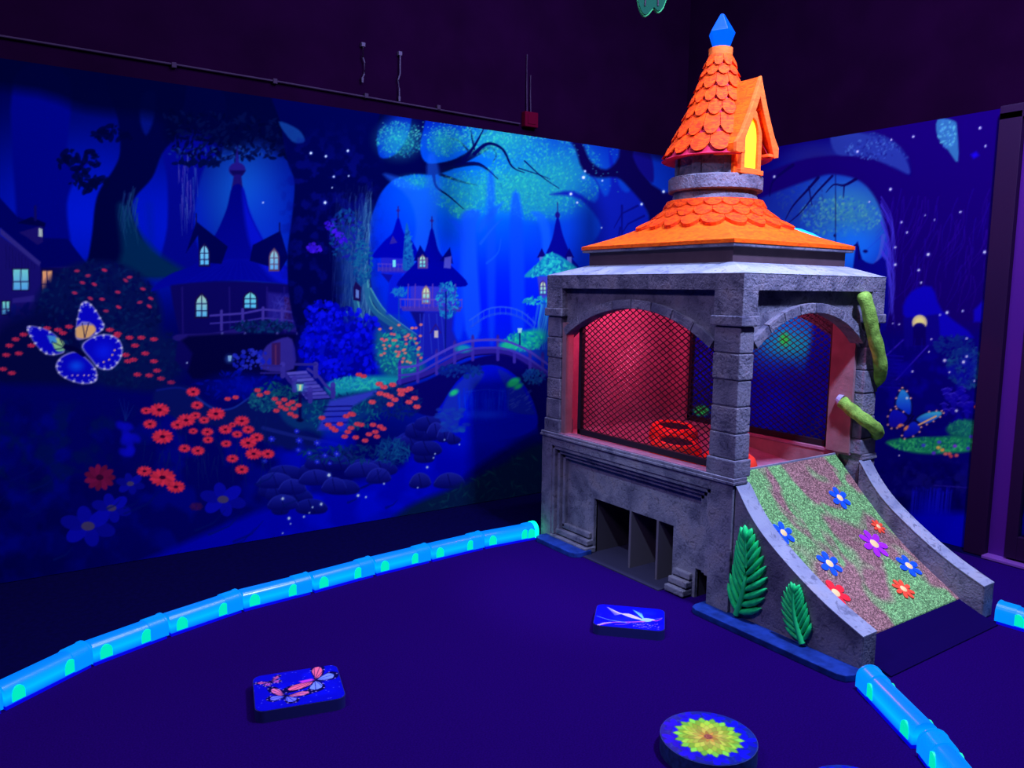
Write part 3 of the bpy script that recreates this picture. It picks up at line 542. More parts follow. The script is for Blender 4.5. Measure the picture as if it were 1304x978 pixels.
    A.scatpoly([(490, 668), (585, 620), (700, 560), (880, 540), (880, 660), (500, 690)], 1300, 4, [(6, 40, 74), (4, 24, 64), (10, 60, 80)], .22, .6)
    # the humped bridge
    A.poly(smooth([(508, 500), (545, 484), (590, 462), (625, 452), (655, 452), (690, 468), (720, 490), (730, 560), (690, 560), (682, 520), (668, 492), (640, 468), (612, 466), (588, 480), (568, 505), (556, 530), (520, 520)], 4, True), (6, 0, 98), 1.2)
    gx = [(558, 530), (568, 507), (586, 482), (612, 467), (640, 468), (664, 486), (680, 515), (682, 545), (640, 560), (590, 560)]
    A.poly(smooth(gx, 4, True), (0, 10, 215), 1.2)
    A.poly(smooth([(570, 505), (590, 482), (608, 470), (616, 478), (600, 500), (590, 520), (580, 545), (560, 535)], 4, True), (20, 40, 190), 1.5); A.poly(smooth([(634, 470), (660, 486), (676, 515), (680, 528), (648, 522), (645, 498)], 4, True), (14, 30, 190), 1.5)
    for _ in range(80): x = 582+R.rand()*66; y = 494+R.rand()*16; A.line([(x, y), (x+R.randn(), y+8+R.rand()*20)], 1.5, (0, 20+R.randint(40), 245), None, .35)
    A.line([(594, 499), (618, 496), (642, 498)], 1.4, (20, 60, 255), None, .4); A.glow(618, 528, 46, 10, (10, 50, 255), .8)
    for x, y, rx, ry in ((578, 500, 6, 3.5), (654, 487, 9, 5), (660, 492, 6, 3)): A.ell(x, y, rx, ry, (30, 200, 130), -.5, 1.5)
    for _ in range(40): t = R.rand(); x = 560+t*30+R.randn()*6; y = 520+R.rand()*30; A.ell(x, y, 3+R.rand()*3, 2.4, (20, 40+R.randint(40), 180), 0, .6, .7)
    for _ in range(24): x = 648+R.rand()*30; y = 496+R.rand()*28; A.line([(x, y), (x+5, y-3)], 1, (60, 80, 220), None, .6)
    dk = smooth([(508, 487), (545, 475), (582, 456), (603, 449), (634, 447), (655, 452), (674, 463), (697, 477), (730, 500)], 6)
    A.line(dk, 7, (44, 28, 150)); A.line([(x, y+4) for x, y in dk], 2, (14, 6, 100))
    r1 = smooth([(508, 468), (532, 465), (556, 452), (580, 440), (602, 434), (635, 433), (655, 438), (675, 448), (692, 460), (725, 482)], 6); r2 = [(x, y+10) for x, y in r1]
    for x, y in ((509, 463), (532, 459), (556, 449), (579, 438), (602, 431), (634, 431), (655, 434), (675, 443), (691, 453), (708, 466)): A.line([(x, y), (x, y+27)], 4, (56, 40, 168)); A.ell(x, y-2, 1.6, 2.6, (50, 30, 150))
    A.line(r1, 2.8, (74, 60, 195)); A.line(r2, 2.4, (64, 50, 185))
    A.scat(585, 472, 30, 8, 130, 2.4, [(8, 30, 130), (10, 50, 140)], .6, .8); A.scat(680, 480, 14, 10, 110, 2.2, [(14, 50, 150), (20, 80, 160)])
    A.ell(672, 433, 24, 12, (20, 180, 150), -.3, 3, .9); A.scat(668, 434, 26, 12, 160, 2, [(30, 210, 160), (20, 150, 170), (10, 110, 180)]); A.ell(646, 440, 10, 5, (30, 200, 140), 0, 2, .9); A.ell(590, 444, 10, 5, (30, 190, 160), 0, 2, .7)
    A.line([(662, 420), (662, 440)], 1.6, (10, 10, 110)); A.poly([(659, 418), (665, 418), (664, 424), (660, 424)], (150, 220, 230), .5)
    A.line(r1, 2.8, (74, 60, 195)); A.line(r2, 2.4, (64, 50, 185))
    # pale red flowers by the water and the path
    A.scat(505, 512, 32, 22, 240, 3, [(6, 34, 110), (4, 20, 100)], .3, .8)
    for x, y in ((489, 493), (492, 503), (484, 501), (510, 497), (517, 497), (522, 495), (511, 502), (503, 509), (528, 507), (521, 512), (531, 518), (497, 505), (500, 490), (483, 489), (474, 512), (497, 515)): A.daisy(x, y, 5, (235, 72, 92), None, 8, .6)
    for x, y in ((441, 530), (449, 528), (447, 527), (423, 545), (427, 548), (418, 541), (460, 541), (455, 540), (447, 545), (439, 556), (453, 557), (470, 553), (478, 550), (484, 543), (488, 546), (480, 556), (465, 561), (475, 541), (410, 532), (433, 540), (443, 550)): A.daisy(x, y, 4.6, (225, 62, 88), None, 8, .6)
    for x, y in ((355, 513), (362, 509), (367, 515), (372, 512), (364, 521), (358, 518), (374, 520), (350, 508), (376, 530), (370, 527), (352, 523), (340, 500), (331, 503), (328, 497), (290, 508), (300, 506), (380, 516), (457, 477), (463, 479)): A.daisy(x, y, 4.4, (220, 58, 82), None, 8, .6)
    # dim hyacinths and blue flowers low on the left
    for k in range(10): A.ell(150+R.rand()*24, 530+R.rand()*48, 7, 5, (10, 8, 205), R.rand()*3, 2, .8)
    for k in range(4): A.line([(160, 535), (152+k*6, 518-R.rand()*12)], 2, (8, 30, 120), .6, .8)
    for x, y, r in ((112, 670, 36), (142, 647, 26), (166, 616, 19), (284, 636, 30)): A.daisy(x, y, r, (10, 10, 190 if r > 20 else 170), (70, 60, 100), 6, .72, .95, .3)
    A.daisy(250, 645, 9, (60, 16, 90), None, 8, .6, .7); A.daisy(127, 608, 20, (120, 16, 66), (50, 4, 40), 11, .85)
    for k in range(26):
        x = -60+R.rand()*560; y = 600+R.rand()*120; L = 14+R.rand()*34; A.line([(x, y), (x+L*.6, y-L*.25), (x+L, y-L*.7)], 3.2, (2, 8+R.randint(14), 105), .6, .6)
    for x, y, r in ((346, 559, 5), (381, 561, 5), (378, 549, 4), (380, 573, 4), (394, 577, 4), (404, 564, 5), (414, 580, 4), (429, 578, 5), (404, 588, 4), (420, 590, 3), (337, 587, 4)): A.daisy(x, y, r, (30, 40, 240), (110, 120, 250), 7, .8)
    # red daisies
    for k in range(80): x = 185+R.rand()*160; y = 525+R.rand()*70; A.line([(x, y), (x+R.randn()*6, y+14+R.rand()*20)], 1.3, (6, 26, 100), .5, .7)
    for x, y, r in ((246, 499, 9), (203, 522, 13), (186, 523, 7), (191, 540, 9), (207, 556, 14), (237, 535, 12), (226, 541, 9), (249, 529, 7), (251, 516, 8), (260, 535, 7), (264, 550, 8), (275, 527, 12), (265, 560, 7), (287, 547, 9), (296, 541, 5), (288, 565, 7), (302, 553, 7), (308, 536, 10), (316, 547, 8), (316, 564, 11), (327, 557, 9), (323, 578, 11), (341, 578, 9), (235, 571, 8), (252, 574, 9), (296, 584, 8), (308, 598, 9), (184, 600, 10), (207, 608, 17), (224, 620, 12), (246, 549, 6)):
        A.daisy(x, y, r, (235, 46, 76), (50, 0, 40), 14, .68, 1, r*.7)
    # butterfly
    K = (6, 2, 60)
    up = smooth([(98, 432), (97, 415), (100, 398), (104, 386), (111, 384), (120, 392), (128, 405), (133, 416), (126, 424), (113, 430)], 4, True)
    lf = smooth([(82, 446), (72, 428), (55, 418), (36, 415), (35, 421), (42, 434), (52, 446), (62, 452), (76, 451)], 4, True)
    rt = smooth([(104, 442), (112, 432), (128, 426), (143, 427), (154, 436), (156, 450), (150, 463), (140, 471), (126, 469), (116, 458)], 4, True)
    lo = smooth([(98, 448), (86, 450), (76, 456), (71, 466), (76, 477), (90, 485), (106, 489), (120, 487), (124, 481), (122, 470), (112, 458)], 4, True)
    for p in (up, lf, rt, lo): A.poly(p, (150, 150, 240), 1.2); cx = sum(q[0] for q in p)/len(p); cy = sum(q[1] for q in p)/len(p); A.poly([(cx+(x-cx)*.93, cy+(y-cy)*.93) for x, y in p], (8, 4, 205), 1)
    for p in (up, lf, rt, lo):
        cx = sum(q[0] for q in p)/len(p); cy = sum(q[1] for q in p)/len(p)
        for i in range(0, len(p), 3):
            x, y = p[i]
            if math.hypot(x-100, y-446) > 22: A.ell(cx+(x-cx)*.93, cy+(y-cy)*.93, 1.7, 1.4, (205, 205, 245)); A.ell(cx+(x-cx)*.8, cy+(y-cy)*.8, 1.1, 1, (120, 130, 245))
    A.glow(132, 448, 20, 18, (10, 30, 255), .8); A.glow(97, 466, 16, 12, (10, 80, 255), .9)
    A.poly(smooth([(98, 430), (97, 418), (106, 411), (118, 413), (122, 421), (112, 430)], 4, True), (225, 175, 110), 1.2); A.poly([(98, 416), (104, 409), (114, 410), (118, 414), (106, 414)], (120, 120, 220), 1)
    A.poly(smooth([(82, 446), (72, 447), (66, 436), (62, 428), (72, 430), (81, 436)], 4, True), (190, 220, 120), 1.2, 1, (120, 200, 150)); A.poly([(60, 427), (70, 428), (73, 436), (64, 437)], (60, 150, 235), 1.2)
    for q in ((105, 412), (113, 411)): A.line([(108, 430), q], 1, K)
    for q in ((66, 435), (70, 445), (76, 432)): A.line([(83, 443), q], 1, K)
    for x, y in ((132, 461), (139, 458), (143, 452), (146, 446)): A.ell(x, y, 1.2, 1.2, (250, 190, 130))
    for x, y in ((92, 478), (99, 478), (107, 478), (113, 478)): A.ell(x, y, 1, 1, (230, 190, 200))
    A.line([(84, 442), (96, 445), (106, 452)], 7, (2, 0, 50), 5)
    # fireflies
    for x, y, r in ((396, 195, 1.7), (415, 199, 1.5), (443, 192, 1.6), (425, 225, 1.4), (444, 224, 1), (414, 258, 2), (423, 239, .8), (335, 258, 1.1), (743, 226, 2.4), (745, 218, 1.4), (727, 247, 2), (735, 258, 1.5), (845, 244, 2), (817, 260, 1.8), (767, 230, 1.2), (766, 290, 1), (419, 605, 2.4), (360, 635, 2), (409, 642, 2), (456, 631, 2), (466, 633, 1.3), (368, 660, 2), (387, 658, 1.4), (398, 646, 1.2), (370, 667, 1), (394, 653, 1), (544, 595, 1.6), (489, 616, 1.2), (566, 560, 1), (552, 583, 1), (532, 621, 1), (360, 679, 1), (238, 462, .9), (585, 566, 1), (554, 578, .9)):
        r *= .8; A.glow(x, y, r*3, r*3, (70, 110, 255), .5); A.ell(x, y, r, r, (205, 225, 250), 0, .6)
    A.a[..., 2] = .055+.945*A.a[..., 2]; A.a[..., 1] += .008
    return A

def paint_right():
    A = Art(820, 20, 1760, 830, 1.5, (8, 0, 90)); R = A.rng
    A.poly([(820, 20), (1760, 20), (1760, 830), (820, 830)], (12, 0, 100), 1, 1, (6, 0, 130))
    A.glow(1060, 300, 120, 130, (20, 95, 240), 1., .6); A.glow(1080, 270, 90, 60, (50, 125, 170), .9); A.glow(1000, 270, 80, 60, (20, 40, 150), .8); A.glow(1115, 190, 70, 40, (36, 60, 160), .9); A.glow(1040, 200, 60, 26, (26, 24, 120), .9)
    A.scat(1070, 275, 52, 26, 520, 1.8, [(60, 150, 165), (90, 170, 160), (40, 110, 190), (30, 80, 200)], .6, .5); A.scat(1125, 190, 40, 22, 160, 1.4, [(60, 110, 190), (40, 70, 170)], .6, .6); A.scat(1020, 250, 30, 30, 160, 1.6, [(30, 60, 150)], .6, .5)
    A.glow(1085, 315, 50, 40, (20, 110, 250), .9)
    # the great trunk with its branch arching left
    T = (18, 0, 104)
    A.poly(smooth([(900, 240), (960, 225), (1015, 205), (1060, 198), (1105, 200), (1140, 215), (1160, 224), (1156, 200), (1138, 180), (1110, 168), (1060, 160), (1060, 80), (1400, 60), (1400, 480), (1125, 480), (1128, 360), (1132, 320), (1124, 275), (1110, 245), (1090, 228), (1060, 222), (1040, 226), (1000, 240), (940, 262), (900, 270)], 4, True), T, 2)
    A.poly(smooth([(1060, 165), (1105, 172), (1138, 186), (1154, 204), (1158, 222), (1135, 211), (1100, 198), (1065, 196)], 4, True), (32, 48, 150), 1.6); A.scat(1110, 190, 34, 14, 160, 1.4, [(60, 100, 190), (40, 60, 170), (20, 20, 120)], .6, .7)
    A.poly(smooth([(1194, 152), (1215, 154), (1219, 165), (1220, 206), (1208, 192), (1194, 174)], 3, True), (40, 96, 165), 1); A.scat(1206, 170, 12, 18, 70, 1.5, [(80, 170, 200), (50, 110, 190)], .6, .7)
    for pts, w in (([(1042, 226), (1030, 240), (1010, 262), (1000, 280)], 4), ([(1060, 224), (1040, 245), (1020, 270), (1004, 284)], 3), ([(1090, 228), (1075, 236), (1062, 235), (1052, 245)], 4), ([(1075, 236), (1074, 252)], 2), ([(1030, 238), (1034, 262)], 2), ([(1010, 210), (985, 230), (980, 250)], 4)): A.line(smooth(pts, 4), w, (10, 2, 84), .8)
    A.line([(1064, 222), (1064, 312)], 1.1, (14, 10, 90)); A.ell(1063, 300, 1.6, 2, (14, 8, 90))
    for _ in range(90):
        t = R.rand(); x = 1126+t*140; y = 240+R.rand()*120; A.line(smooth([(x, y), (x-4+R.randn()*3, y+22), (x-14+R.randn()*8, y+46)], 4), 1.6, (34+R.randint(24), 10, 165+R.randint(40)), .5, .26)
    for _ in range(26): y = 250+R.rand()*90; A.line(smooth([(1122, y), (1130+R.rand()*8, y+30), (1128+R.rand()*14, y+80)], 4), 1.6, (60, 50, 210), .6, .6)
    A.line(smooth([(1125, 300), (1120, 325), (1110, 342)], 4), 5, (60, 80, 200), 2, .7)
    # garden gate scroll, hillside
    A.poly(smooth([(1090, 310), (1098, 330), (1112, 336), (1128, 332), (1128, 420), (1085, 420)], 3, True), (8, 4, 130), 1); A.line(smooth([(1086, 320), (1088, 313), (1093, 314), (1094, 330)], 4), 2, (10, 2, 90)); A.ell(1102, 320, 3, 2, (10, 2, 100))
    A.poly([(820, 420), (1760, 420), (1760, 830), (820, 830)], (6, 0, 118), 14, .9)
    A.glow(1000, 425, 85, 75, (20, 120, 245), 1., .7); A.glow(1005, 440, 50, 30, (30, 190, 190), .8); A.poly(smooth([(1040, 395), (1034, 430), (1028, 470), (1040, 540), (1090, 540), (1090, 395)], 3, True), (12, 0, 150), 4, .9); A.ell(999, 432, 6, 8, (60, 220, 90), 0, 3); A.glow(985, 520, 80, 90, (10, 6, 215), .9); A.glow(892, 470, 40, 90, (20, 10, 210), .9); A.ell(893, 523, 10, 7, (60, 190, 90), 0, 2)
    A.mottle((930, 450, 1080, 580), (30, 2, 150), .06, .45, .8, .6, 12)
    # cottage on the hill with its lit arch
    A.poly(smooth([(1160, 372), (1186, 365), (1200, 396), (1240, 430), (1180, 424), (1150, 400)], 3, True), (12, 2, 180), 2); A.poly([(1240, 395), (1275, 360), (1275, 410), (1240, 410)], (16, 4, 200), 2, .8)
    A.poly([(1150, 405), (1195, 400), (1198, 440), (1152, 442)], (12, 2, 130), 1.5)
    A.ell(1171, 411, 9.5, 10, (205, 190, 150)); A.ell(1171, 411, 6, 6.5, (230, 220, 140)); A.ell(1171, 418, 8, 7, (14, 2, 110), 0, .8); A.poly([(1163, 416), (1179, 416), (1179, 440), (1163, 440)], (10, 0, 100), .8)
    for a_, b_ in (((1150, 433), (1126, 455)), ((1182, 440), (1141, 484))): A.line([a_, b_], 1.8, (50, 30, 200), None, .8)
    for k in range(9): A.line([(1124-k, 452+k*5), (1150-k*.5, 454+k*5)], 2, (24, 10, 180), None, .5)
    for x in range(1120, 1260, 9): A.line([(x, 430+R.rand()*4), (x, 446)], 1.4, (16, 4, 140), None, .6)
    # shrubs and rocks
    A.scat(1232, 468, 26, 28, 520, 2.2, [(14, 50, 130), (10, 34, 130), (24, 80, 140)], .5, .7); A.scat(1215, 440, 26, 14, 220, 2.2, [(10, 24, 125), (12, 40, 130)], .5, .7); A.scat(1120, 470, 30, 30, 120, 3, [(10, 4, 130)], .5)
    for _ in range(22): x = 1202+R.rand()*38; y = 495+R.rand()*34; A.ell(x, y, 4+R.rand()*4, 3, (20, 8, 170), R.rand()*3, .8, .8); A.line([(x-5, y-2), (x, y-4), (x+5, y-1)], 1.2, (56, 44, 215), None, .8)
    A.mottle((1110, 440, 1260, 560), (10, 0, 165), .06, .45, .8, .7, 6)
    # lawn, flowers, waterfall, pool
    A.poly(smooth([(1128, 564), (1150, 558), (1200, 556), (1244, 552), (1244, 572), (1200, 578), (1160, 576)], 4, True), (26, 140, 100), 2); A.scat(1188, 566, 54, 9, 420, 1.8, [(40, 180, 110), (24, 140, 100), (60, 200, 130), (10, 90, 110)], .5)
    A.poly(smooth([(1205, 545), (1225, 535), (1246, 538), (1246, 556), (1215, 556)], 4, True), (16, 100, 100), 2.5); A.scat(1226, 545, 18, 9, 160, 2.4, [(20, 120, 110), (12, 80, 110), (40, 150, 120)], .25)
    for x, y, c in ((1195, 570, (235, 190, 90)), (1200, 573, (235, 170, 90)), (1204, 578, (220, 110, 110)), (1209, 578, (215, 90, 100)), (1218, 580, (215, 90, 100)), (1211, 581, (200, 70, 90)), (1216, 568, (120, 60, 230)), (1189, 577, (90, 50, 220)), (1176, 567, (60, 70, 220)), (1233, 571, (60, 40, 200)), (1237, 556, (70, 50, 210)), (1196, 563, (70, 80, 220)), (1246, 516, (225, 110, 110)), (1243, 518, (220, 90, 90))): A.ell(x, y, 2.6, 2.2, c)
    A.mottle((1110, 580, 1250, 700), (2, 0, 80), .05, .45, .75, .8, 8); A.mottle((1110, 580, 1250, 640), (24, 20, 150), .08, .55, .8, .6, 3)
    A.glow(1185, 650, 40, 36, (2, 0, 205), .9)
    for _ in range(50): x = 1160+R.rand()*54; y = 620+R.rand()*8; A.line([(x, y), (x-2, y+18), (x-3, y+30)], 1.6, (20, 20, 230), .6, .4)
    A.poly([(1090, 655), (1260, 652), (1300, 700), (1100, 700)], (2, 0, 225), 6, .9); A.line([(1190, 618), (1246, 622)], 1.4, (60, 50, 200), None, .5)
    A.line([(1252, 446), (1252, 466)], 2, (10, 4, 90)); A.poly([(1249, 455), (1255, 455), (1254, 465), (1250, 465)], (190, 220, 190), .6)
    # past the doorway: mural reflected in the door glass, drawn into the print
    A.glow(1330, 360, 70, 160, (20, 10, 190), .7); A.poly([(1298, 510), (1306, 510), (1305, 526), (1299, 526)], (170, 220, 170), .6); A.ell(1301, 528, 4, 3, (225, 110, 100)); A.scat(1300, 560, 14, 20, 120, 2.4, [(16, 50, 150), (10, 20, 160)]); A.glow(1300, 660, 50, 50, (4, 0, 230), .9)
    A.scat(1420, 420, 110, 150, 300, 5, [(14, 20, 130), (10, 40, 130), (12, 2, 110)], .5, .6)
    # butterfly
    K = (10, 4, 70)
    for p, c1, c2 in ((smooth([(1160, 531), (1162, 515), (1157, 500), (1149, 493), (1144, 499), (1139, 515), (1147, 525)], 4, True), (40, 150, 235), (10, 40, 220)),
                      (smooth([(1158, 532), (1148, 522), (1136, 520), (1130, 530), (1131, 544), (1140, 546), (1150, 542)], 4, True), (14, 20, 200), (20, 10, 170)),
                      (smooth([(1164, 534), (1176, 526), (1190, 523), (1200, 523), (1202, 527), (1192, 535), (1180, 541), (1170, 540)], 4, True), (60, 190, 225), (20, 60, 225)),
                      (smooth([(1162, 535), (1172, 540), (1173, 548), (1163, 556), (1149, 559), (1150, 549)], 4, True), (16, 40, 215), (12, 10, 170))):
        A.poly(p, K, 1.4); cx = sum(q[0] for q in p)/len(p); cy = sum(q[1] for q in p)/len(p); A.poly([(cx+(x-cx)*.84, cy+(y-cy)*.84) for x, y in p], c1, 1, 1, c2)
        for i in range(0, len(p), 3):
            x, y = p[i]
            if math.hypot(x-1162, y-533) > 14: A.ell(cx+(x-cx)*.95, cy+(y-cy)*.95, 1.2, 1.1, (235, 170, 170))
    A.line([(1170, 541), (1180, 536), (1192, 530)], 2, (240, 180, 120)); A.ell(1146, 542, 3.4, 2, (230, 130, 90), -.5); A.ell(1154, 545, 2, 4, (220, 130, 90), .7); A.ell(1155, 507, 1.6, 1.6, (190, 220, 250)); A.line([(1156, 540), (1163, 530)], 2.4, K)
    for x, y, r in ((1163, 174, 1.6), (1135, 178, 1.3), (1248, 163, 1.7), (1255, 186, 1.4), (1134, 241, 2), (1223, 270, 1.5), (1190, 280, 1), (1178, 274, .9), (1148, 283, 1.5), (1155, 296, 1.5), (1268, 294, 1.5), (1140, 315, 1.6), (1182, 324, 2.4), (1140, 337, 2), (1170, 344, 1.8), (1173, 360, 1.5), (1254, 321, 2.2), (1206, 398, 2.3), (1226, 396, 1.4), (1197, 401, 1.2), (1145, 413, 1.3), (1137, 412, 1), (986, 225, 1.8), (1107, 257, 1.3), (1092, 193, 1.8), (1203, 459, 2.4), (1227, 461, 2.4), (1231, 454, 1.8), (1209, 474, 1.5), (1241, 485, 1.4), (1162, 473, 1.6), (1183, 448, 1.2), (1218, 523, 2.2), (1145, 580, 1.2), (1231, 431, 1.5), (1186, 432, 1.3), (1226, 396, 1)):
        r *= .72; A.glow(x, y, r*3, r*3, (80, 70, 240), .5); A.ell(x, y, r, r, (200, 205, 245), 0, .6)
    A.poly([(1236, 197), (1243, 193), (1247, 198), (1240, 202)], (20, 4, 200), 2)
    return A
# ---------------------------------------------------------------- room shell
YW, XW, ZT, ZC = 4.87, 5.10, 2.73, 4.6
M['carpet'] = flat('violet_carpet', (.014, .0015, .085), .9, spec=0, nsc=160, namt=.35, bump=.3)
M['upper'] = flat('black_wall_paint', (.0065, .0007, .0095), .8, spec=0, nsc=3, namt=.25)
M['ceiling'] = flat('black_ceiling_paint', (.02, .01, .02), .9, spec=0)
M['frame'] = flat('dark_door_frame', (.012, .002, .02), .45, spec=.15)
M['reveal'] = flat('violet_lit_door_reveal', (.05, .006, .12), .4, spec=.15)  # purple light on this face is put into its base colour
M['mural'] = print_mat('mural_print')
M['navy'] = flat('navy_floor_vinyl', (.0012, .0006, .030), .8, spec=.03, nsc=40, namt=.3)
structure(box('floor', M['navy'], None, -3.2, 6.2, -3.0, 5.2, -.08, -.004, bevel=0))
KERB = [(2.905, 3.985), (2.495, 3.998), (2.103, 3.968), (1.730, 3.934), (1.352, 3.880), (.978, 3.840), (.612, 3.730), (.282, 3.605), (-.045, 3.385), (-.36, 3.13)]
gp = [(2.97, 4.05)]+[(x-.012, y+.052) for x, y in KERB]+[(-1.4, 2.2), (-3.2, .3), (-3.2, -3.0), (XW-.12, -3.0), (XW-.12, 4.05)]
tag(MB().prism(gp[::-1], 'z', -.004, 0).build('putting_green', M['carpet'], None), 'dark violet putting carpet spread over the floor inside the glowing kerb', 'carpet')
structure(box('ceiling', M['ceiling'], None, -3.2, 6.2, -3.0, 5.2, ZC, ZC+.08, bevel=0))
structure(box('wall_left', M['upper'], None, -3.2, XW, YW, YW+.12, -.08, ZC, bevel=0))
structure(box('wall_right', M['upper'], None, XW, XW+.12, -3.0, YW+.12, -.08, ZC, bevel=0))
L = np.array
def wall_print(name, art, axis, c0, c1, z1, step, label):
    n = int(abs(c1-c0)/step)+1; m = int(z1/step)+1
    u = np.linspace(c0, c1, n)[None, :]+np.zeros((m, 1)); z = np.linspace(0.0, z1, m)[:, None]+np.zeros((1, n))
    off = .004
    P = np.stack([u, np.full_like(u, YW-off), z], -1) if axis == 'x' else np.stack([np.full_like(u, XW-off), u, z], -1)
    x, y = wall_to_pixels(PROJ_LEFT if axis == 'x' else PROJ_RIGHT, u, z); rgb = to_linear(sample(art, x, y))*MURAL_GAIN
    o = print_mesh(name, P, np.clip(rgb, 0, 1), M['mural'], None, tuple(P[0, 0])); tag(o, label, 'mural'); return o
MURAL_GAIN = L([1.0, 1.0, .53])
wall_print('forest_mural', paint_left(), 'x', -2.1, XW-.006, ZT, .0055, 'blue fairy forest mural with tree houses and humped bridge covering the long wall')
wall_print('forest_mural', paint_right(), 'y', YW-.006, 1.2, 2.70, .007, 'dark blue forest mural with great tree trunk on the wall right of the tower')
# door at the right edge
dr = thing('door_1', 'dark framed glass door at right end of the mural wall', 'door', (XW, 1.8, 0)); dr['kind'] = 'structure'; del dr['category']
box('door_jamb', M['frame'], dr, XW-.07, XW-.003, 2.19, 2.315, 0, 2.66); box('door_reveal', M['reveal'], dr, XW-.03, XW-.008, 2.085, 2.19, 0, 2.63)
box('door_head', M['frame'], dr, XW-.07, XW-.003, 1.0, 2.315, 2.62, 2.70)
box('door_stile', M['frame'], dr, XW-.06, XW-.01, 2.02, 2.085, .03, 2.62); box('door_rail', M['frame'], dr, XW-.06, XW-.01, 1.15, 2.02, .03, .17)
box('door_rail', M['frame'], dr, XW-.06, XW-.01, 1.15, 2.02, 2.5, 2.62); box('door_stile', M['frame'], dr, XW-.06, XW-.01, 1.08, 1.15, .03, 2.62)
gm, gt, gb = nt('door_glass'); gb.inputs['Transmission Weight'].default_value = 1; gb.inputs['Roughness'].default_value = .02; gb.inputs['Base Color'].default_value = (.75, .7, .95, 1); gb.inputs['IOR'].default_value = 1.45
box('glass_pane', gm, dr, XW-.032, XW-.026, 1.15, 2.02, .17, 2.5, bevel=0)
box('threshold', flat('threshold_metal', (.35, .12, .55), .35, metal=.6), dr, XW-.11, XW-.012, 1.0, 2.19, 0, .018)
# ---------------------------------------------------------------- the tower obstacle
X0, X1, Y0, Y1 = 2.957, 4.183, 2.429, 3.995
T = thing('castle_tower', 'stone golf tower with orange tiled roofs, caged window and green turf ramp', 'golf obstacle', (3.57, 3.21, 0))
S, SR = M['stone'], M['stone_rough']
def tp(name, mb, mat, parent=T, **k): return mb.build(name, mat, parent, **k)
# --- base with the ball exit
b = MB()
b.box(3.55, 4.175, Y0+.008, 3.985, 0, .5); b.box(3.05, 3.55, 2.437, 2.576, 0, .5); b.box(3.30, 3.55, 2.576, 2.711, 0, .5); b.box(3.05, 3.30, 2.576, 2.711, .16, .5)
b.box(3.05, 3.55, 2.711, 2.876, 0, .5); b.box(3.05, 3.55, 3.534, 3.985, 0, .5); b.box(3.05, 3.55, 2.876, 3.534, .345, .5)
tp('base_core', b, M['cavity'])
b = MB()
b.box(2.965, 3.06, 3.884, 3.987, 0, .672); b.box(2.965, 3.06, 2.437, 2.576, 0, .672); b.box(2.965, 3.06, 2.576, 3.884, .62, .672)
tp('base_frame', b, S, bevel=.004)
b = MB()
b.box(3.030, 3.06, 2.576, 3.884, .345, .62); b.box(3.030, 3.06, 3.534, 3.884, 0, .345); b.box(3.030, 3.06, 2.711, 2.876, 0, .345); b.box(3.030, 3.06, 2.576, 2.61, 0, .345); b.box(3.030, 3.06, 2.61, 2.711, .16, .345)
tp('base_panel', b, S)
for k in range(3):                     # stepped moulding round the panel
    d0, d1, xx = .034*k, .034*k+.025, 2.971+.017*k
    m = MB(); m.box(xx, 3.045, 2.576+d0, 3.884-d0, .62-d0*.75-.0215, .62-d0*.75); tp('moulding', m, S, bevel=.003)
    m = MB(); m.box(xx, 3.045, 3.884-d1, 3.884-d0, .10-.03*(2-k), .62-d0*.75); tp('moulding', m, S, bevel=.003)
    m = MB(); m.box(xx, 3.045, 2.576+d0, 2.576+d1, .17, .62-d0*.75); tp('moulding', m, S, bevel=.002)
    zz = .125-.042*(2-k)
    for ya, yb in ((3.548-.012*(2-k), 3.884-d0), (2.728, 2.862-.004*k)):
        m = MB(); m.box(xx-.006*(2-k), 3.045, ya, yb, zz-.034, zz); tp('moulding', m, S, bevel=.006)
for y in (3.213, 2.995): box('divider', M['divider'], T, 3.03, 3.54, y-.008, y+.008, 0, .345, bevel=0)
box('exit_floor', flat('exit_floor_paint', (.025, .025, .05), .6, spec=.1), T, 2.93, 3.55, 2.876, 3.534, 0, .006, bevel=0)
b = MB(); b.box(3.06, 4.17, 3.90, 3.985, .5, .672); b.box(4.04, 4.17, 2.437, 3.90, .5, .672); tp('base_back', b, S)
b = MB(); b.box(3.06, 4.04, 2.437, 2.50, .40, .515); b.box(3.06, 4.04, 2.55, 2.585, .5, .60); tp('ramp_head', b, S)
b = MB()
for z0, z1, e in ((.672, .686, .004), (.686, .702, .0)):
    b.box(X0-e+.002, 3.06, Y0-e+.002, Y1+e, z0, z1); b.box(4.04, X1-.008+e, Y0-e+.002, Y1+e, z0, z1); b.box(3.05, 4.05, 3.90, Y1+e, z0, z1)
tp('ledge', b, S, bevel=.003)
# plinth boards on the floor
for y0, y1 in ((1.725, 2.60), (3.51, 3.93)):
    x0 = 2.862; r = .05; pts = [(x0, y0+r), (x0+r*.3, y0+r*.3), (x0+r, y0), (3.0, y0), (3.0, y1), (x0+r, y1), (x0+r*.3, y1-r*.3), (x0, y1-r)]
    tp('plinth_board', MB().prism(pts, 'z', 0, .03), M['plinth'], bevel=.004)
